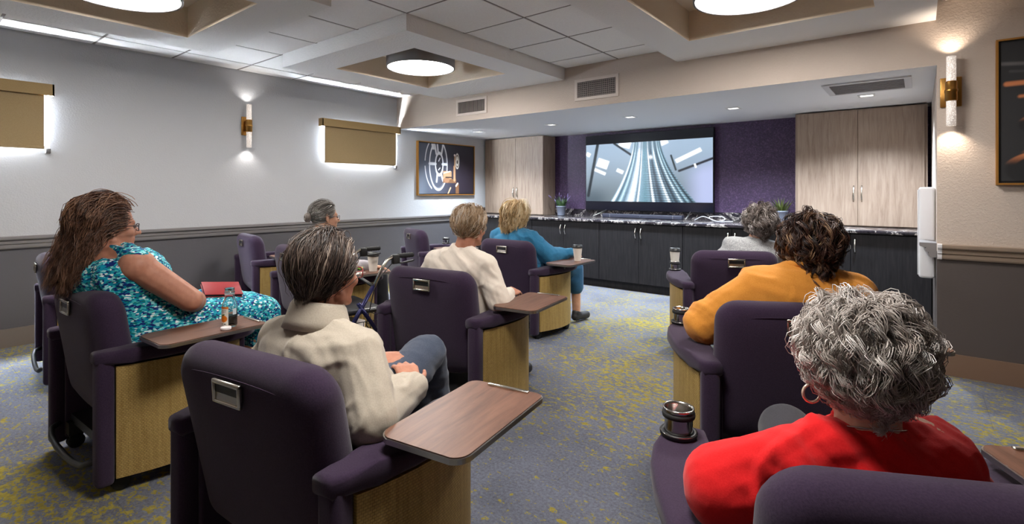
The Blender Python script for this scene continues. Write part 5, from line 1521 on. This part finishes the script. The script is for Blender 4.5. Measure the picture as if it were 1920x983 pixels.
# ---- grey-haired person with the bun
P = seat_pose(0.08, neck=(0.085, 0.25, 0.905), head=(0.10, 0.262, 1.045), hyaw=-4, hpitch=-2, hs=0.98, voxel=0.008, shw=0.16, elR=(0.28, 0.32, 0.66), wrR=(0.40, 0.50, 0.665), handR=dict(f=(0.3, 0.8, -0.15), n=(0, 0, 1), side=(-1, 0, 0), curl=(15, 20, 15)))
root, body, Hc, R, hs = person('p3', 'C4', 'person with grey hair in a bun and glasses, beyond the tan jacket', P)
shirt(root, P, 'blouse', M_LAV, 0.009, 0.014, wr=folds(0.005, 8, 4.0)); trousers(root, P, 'trousers', M_PANTS2, 0.01); shoes(root, P, M_SHOE)
glasses(root, Hc, R, hs, M_SPEC, 0.0018)
bun_c = V3((0.0, -0.128, -0.004))
def to_bun(cur, fl):
    d = bun_c + V3((0, 0.02, 0)) - cur; return d / (np.linalg.norm(d, axis=1)[:, None] + 1e-6)
GREY = [(84, 78, 74), (120, 114, 108), (150, 144, 138), (190, 186, 182)]
hair(root, 'hair', Hc, R, hs, 31, GREY, n_guides=260, kids=10, K=9, length=lambda p: np.clip(np.linalg.norm(p - bun_c, axis=1) * 1.05, 0.03, 0.3), radius=0.0015, thick=(0.05, 0.12), lift=0.15, clump=0.35, spread=0.008, cling=0.8, part=to_bun,
     cap_k=[((0, -0.02, 0.038), (0.081, 0.099, 0.090))])
bn = MB()
for k in range(26):
    a0 = random.Random(k).uniform(0, 6.28); rr = 0.016 + 0.020 * (k % 5) / 5
    tl = random.Random(k + 50).uniform(-0.6, 0.6)
    pts = []
    for j in range(18):
        a = a0 + j * 2 * math.pi / 18
        p = V3((rr * math.cos(a) * math.cos(tl), -0.010 + 0.026 * math.sin(tl) - 0.012 * (1 - rr / 0.04), rr * math.sin(a))) 
        pts.append(tuple(Hc + R @ ((bun_c + p) * hs)))
    bn.tube(pts, 0.0055, 6, closed=True)
bn.build('hair_bun', mat('bun_grey', rgb(112, 102, 96), 0.5), root)['kind'] = 'stuff'
c_ = Hc + R @ V3((0.074, -0.012, 0.078)); o = MB().tube([tuple(c_), tuple(c_ + R @ V3((0.006, 0.03, 0.012)))], 0.006, 8).build('hair_clip', M_STEEL, root)

# ---- person in the cream sweater
P = seat_pose(0.05, neck=(0.065, 0.265, 0.905), head=(0.095, 0.295, 1.038), hyaw=2, hpitch=-3, hs=1.0, voxel=0.006, shL=(-0.125, 0.255, 0.825), shR=(0.225, 0.255, 0.825), elR=(0.318, 0.25, 0.635), wrR=(0.285, 0.415, 0.648),
              handR=dict(f=(-0.05, 0.97, 0.10), n=(0.35, 0.0, 0.95), side=(-0.95, 0, 0.3), curl=(28, 38, 28), spread=0.09), elL=(-0.26, 0.30, 0.65), wrL=(-0.14, 0.48, 0.61), skin=SK2)
root, body, Hc, R, hs = person('p4', 'C5', 'person with short fair grey hair in a cream sweater', P)
sw = shirt(root, P, 'sweater', M_CREAM, 0.007, 0.015, top=1.0, sl_k=1.28, wr=folds(0.010, 7.5, 5.0, (0.6, 0.4, 0.7)))
trousers(root, P, 'trousers', M_PANTS2, 0.01); shoes(root, P, M_SHOE)
hair(root, 'hair', Hc, R, hs, 41, [(122, 96, 70), (160, 130, 98), (186, 160, 130), (206, 196, 186)], n_guides=300, kids=12, K=8, length=lambda p: 0.05 + 0.55 * np.clip(p[:, 2] + 0.03, 0, 0.1), radius=0.0015, thick=(0.07, 0.20), lift=0.6, wave=0.004,
     clump=0.5, spread=0.009, flow=(0.1, -0.5, -0.9), cling=0.5, cap_k=[((0, -0.018, 0.038), (0.082, 0.100, 0.090)), ((0, -0.05, -0.01), (0.066, 0.055, 0.055))])

# ---- blond person in blue
P = seat_pose(-0.07, neck=(-0.08, 0.25, 0.895), head=(-0.075, 0.275, 1.022), hyaw=-3, hpitch=-4, hs=1.0, ws=1.18, ds=1.2, arm_k=1.15, shw=0.185, voxel=0.009, elR=(0.25, 0.34, 0.665), wrR=(0.34, 0.52, 0.685), knR=(0.27, 0.74, 0.52), anR=(0.27, 0.77, 0.09), knL=(-0.13, 0.74, 0.52))
P['handR'] = dict(f=(0.2, 0.95, -0.05), n=(0, 0, 1), side=(-1, 0, 0), curl=(15, 20, 15))
root, body, Hc, R, hs = person('p5', 'C6', 'person with wavy blond hair in a blue shirt near the base cabinets', P)
shirt(root, P, 'shirt', M_TEAL, 0.0085, 0.017, top=1.0, sleeve=1.0, sl_k=1.45, wr=folds(0.014, 7.5, 6.0, (0.7, 0.4, 0.5)))
trousers(root, P, 'cropped_jeans', M_JEAN, 0.0095, 0.42, 0.022); shoes(root, P, M_SHOE)
hair(root, 'hair', Hc, R, hs, 51, [(150, 116, 72), (190, 158, 110), (216, 190, 146), (238, 222, 192)], n_guides=240, kids=12, K=12, length=lambda p: 0.15 + 0.8 * np.clip(p[:, 2] + 0.02, 0, 0.12), radius=0.0022, thick=(0.14, 0.42), lift=0.6,
     wave=0.009, curl_turns=2.2, clump=0.65, spread=0.013, flow=(0, -0.35, -1.0), cling=0.1, cap_k=[((0, -0.025, 0.036), (0.088, 0.104, 0.094)), ((0, -0.065, -0.06), (0.080, 0.055, 0.09))])

# ---- person in the grey sweater
P = seat_pose(0.18, neck=(0.185, 0.25, 0.872), head=(0.225, 0.27, 1.00), hyaw=6, hs=1.0, shw=0.165, voxel=0.009, elL=(-0.10, 0.30, 0.66), elR=(0.38, 0.30, 0.66), wrL=(-0.05, 0.48, 0.62), wrR=(0.20, 0.48, 0.62))
root, body, Hc, R, hs = person('p6', 'C8', 'person with fluffy dark grey hair in a grey knit sweater', P)
shirt(root, P, 'sweater', M_KNIT, 0.009, 0.017, top=1.0, wr=folds(0.005, 7, 7.0)); trousers(root, P, 'trousers', M_PANTS2, 0.01); shoes(root, P, M_SHOE)
hair(root, 'hair', Hc, R, hs, 61, [(64, 54, 50), (98, 86, 80), (136, 124, 118), (204, 198, 196)], n_guides=260, kids=10, K=9, length=0.11, radius=0.0018, thick=(0.18, 0.42), lift=0.9, curl=0.010, curl_turns=1.6, clump=0.5, spread=0.013, flow=(0, -0.3, -0.9), cling=0.4,
     cap_k=[((0, -0.022, 0.034), (0.095, 0.112, 0.100)), ((0, -0.06, -0.03), (0.075, 0.055, 0.07))])

# ---- curly-haired person in orange
P = seat_pose(0.09, neck=(0.10, 0.24, 0.925), head=(0.125, 0.265, 1.015), hyaw=2, hpitch=-3, hs=1.02, ws=1.22, ds=1.2, arm_k=1.25, voxel=0.008, shL=(-0.085, 0.235, 0.838), shR=(0.272, 0.235, 0.828), elL=(-0.29, 0.27, 0.675), wrL=(-0.17, 0.44, 0.66), elR=(0.36, 0.28, 0.66), wrR=(0.20, 0.45, 0.63),
              knL=(-0.06, 0.74, 0.62), anL=(0.02, 0.90, 0.24), toL=(0.02, 1.03, 0.2))
root, body, Hc, R, hs = person('p7', 'C9', 'person with dark curly hair in an orange top', P)
orange = shirt(root, P, 'orange_top', M_ORANGE, 0.0075, 0.018, top=1.0, sl_k=1.35, wr=folds(0.009, 6.5, 8.0, (0.6, 0.3, 0.8)))
MB().tube([tuple(V3(P['neck']) + V3((0.072 * math.cos(a), 0.008 + 0.074 * math.sin(a), 0.016 - 0.016 * math.sin(a)))) for a in np.linspace(0, 6.283, 28, endpoint=False)], 0.016, 10, closed=True).build('collar_roll', M_ORANGE, orange)
trousers(root, P, 'trousers', M_PANTS2, 0.01); shoes(root, P, M_SHOE)
hair(root, 'hair', Hc, R, hs, 71, [(28, 18, 17), (50, 32, 28), (76, 50, 40), (116, 84, 62), (176, 146, 112)], n_guides=340, kids=12, K=13, length=lambda p: 0.15 + 0.35 * np.clip(p[:, 2] + 0.02, 0, 0.12), radius=0.0014, thick=(0.14, 0.40), lift=0.8, curl=0.012, curl_turns=2.0, clump=0.8, spread=0.010,
     flow=(0, -0.3, -1.0), cling=0.25, cap_k=[((0, -0.022, 0.036), (0.088, 0.104, 0.095)), ((0, -0.062, -0.045), (0.075, 0.052, 0.075))], jit=0.002)

# ---- person in the red sweater
P = seat_pose(-0.03, neck=(-0.045, 0.222, 0.79), chest=(-0.015, 0.23, 0.665), pelvis=(0.0, 0.33, 0.53), head=(-0.045, 0.245, 0.905), hyaw=1, hpitch=-6, hs=0.95, byaw=12, ws=0.88, ds=1.0, arm_k=1.08, voxel=0.0065, shL=(-0.178, 0.198, 0.725), shR=(0.072, 0.245, 0.735), elL=(-0.300, 0.215, 0.660), wrL=(-0.13, 0.42, 0.63), elR=(0.16, 0.28, 0.60), wrR=(0.06, 0.45, 0.62),
              ears=(-1,), knL=(-0.05, 0.66, 0.59), anL=(0.03, 0.84, 0.22), toL=(0.03, 0.97, 0.18), skin=SK3)
root, body, Hc, R, hs = person('p8', 'C10', 'person with big curly grey hair in a red sweater', P)
shirt(root, P, 'red_sweater', M_RED, 0.0055, 0.014, top=1.0, sl_k=1.42, wr=folds(0.014, 7.5, 9.0, (0.7, 0.5, 0.4)))
trousers(root, P, 'trousers', M_PANTS2, 0.009); shoes(root, P, M_SHOE)
e_ = Hc + R @ (V3((-0.081, -0.004, -0.042)) * hs)
MB().tube([tuple(e_ + R @ V3((-0.014 + 0.017 * math.cos(a), 0.004 * math.cos(a), -0.012 + 0.017 * math.sin(a)))) for a in np.linspace(0, 6.283, 28, endpoint=False)], 0.0028, 8, closed=True).build('hoop_earring', mat('earring_pearl', rgb(226, 200, 180), 0.25, 0.5), root)
MB().tube([tuple(V3(P['neck']) + V3((0.064 * math.cos(a), 0.004 + 0.062 * math.sin(a), 0.012 - 0.02 * math.sin(a)))) for a in np.linspace(0, 6.283, 40, endpoint=False)], 0.0016, 6, closed=True).build('necklace', M_STEEL, root)
sq = MB(); rnd = random.Random(8)
hair(root, 'hair', Hc, R, hs, 81, [(150, 139, 131), (172, 162, 154), (194, 184, 177), (214, 206, 200), (236, 231, 227)], n_guides=680, kids=18, K=12, length=lambda p: 0.085 + 0.25 * np.clip(p[:, 2] + 0.02, 0, 0.12), radius=0.00085, thick=(0.18, 0.42), lift=1.0, curl=0.0105, curl_turns=1.35, clump=0.72, spread=0.0095,
     flow=(0, -0.35, -0.9), cling=0.55, line=lambda q: ~((q[:, 1] > 0.05) & (q[:, 2] < 0.085)) & ~((q[:, 2] < 0.0) & (q[:, 1] > 0.012)) & (q[:, 2] > -0.046), cap_k=[((0, -0.022, 0.034), (0.097, 0.112, 0.098)), ((0, -0.048, -0.022), (0.092, 0.062, 0.062))], jit=0.0018)
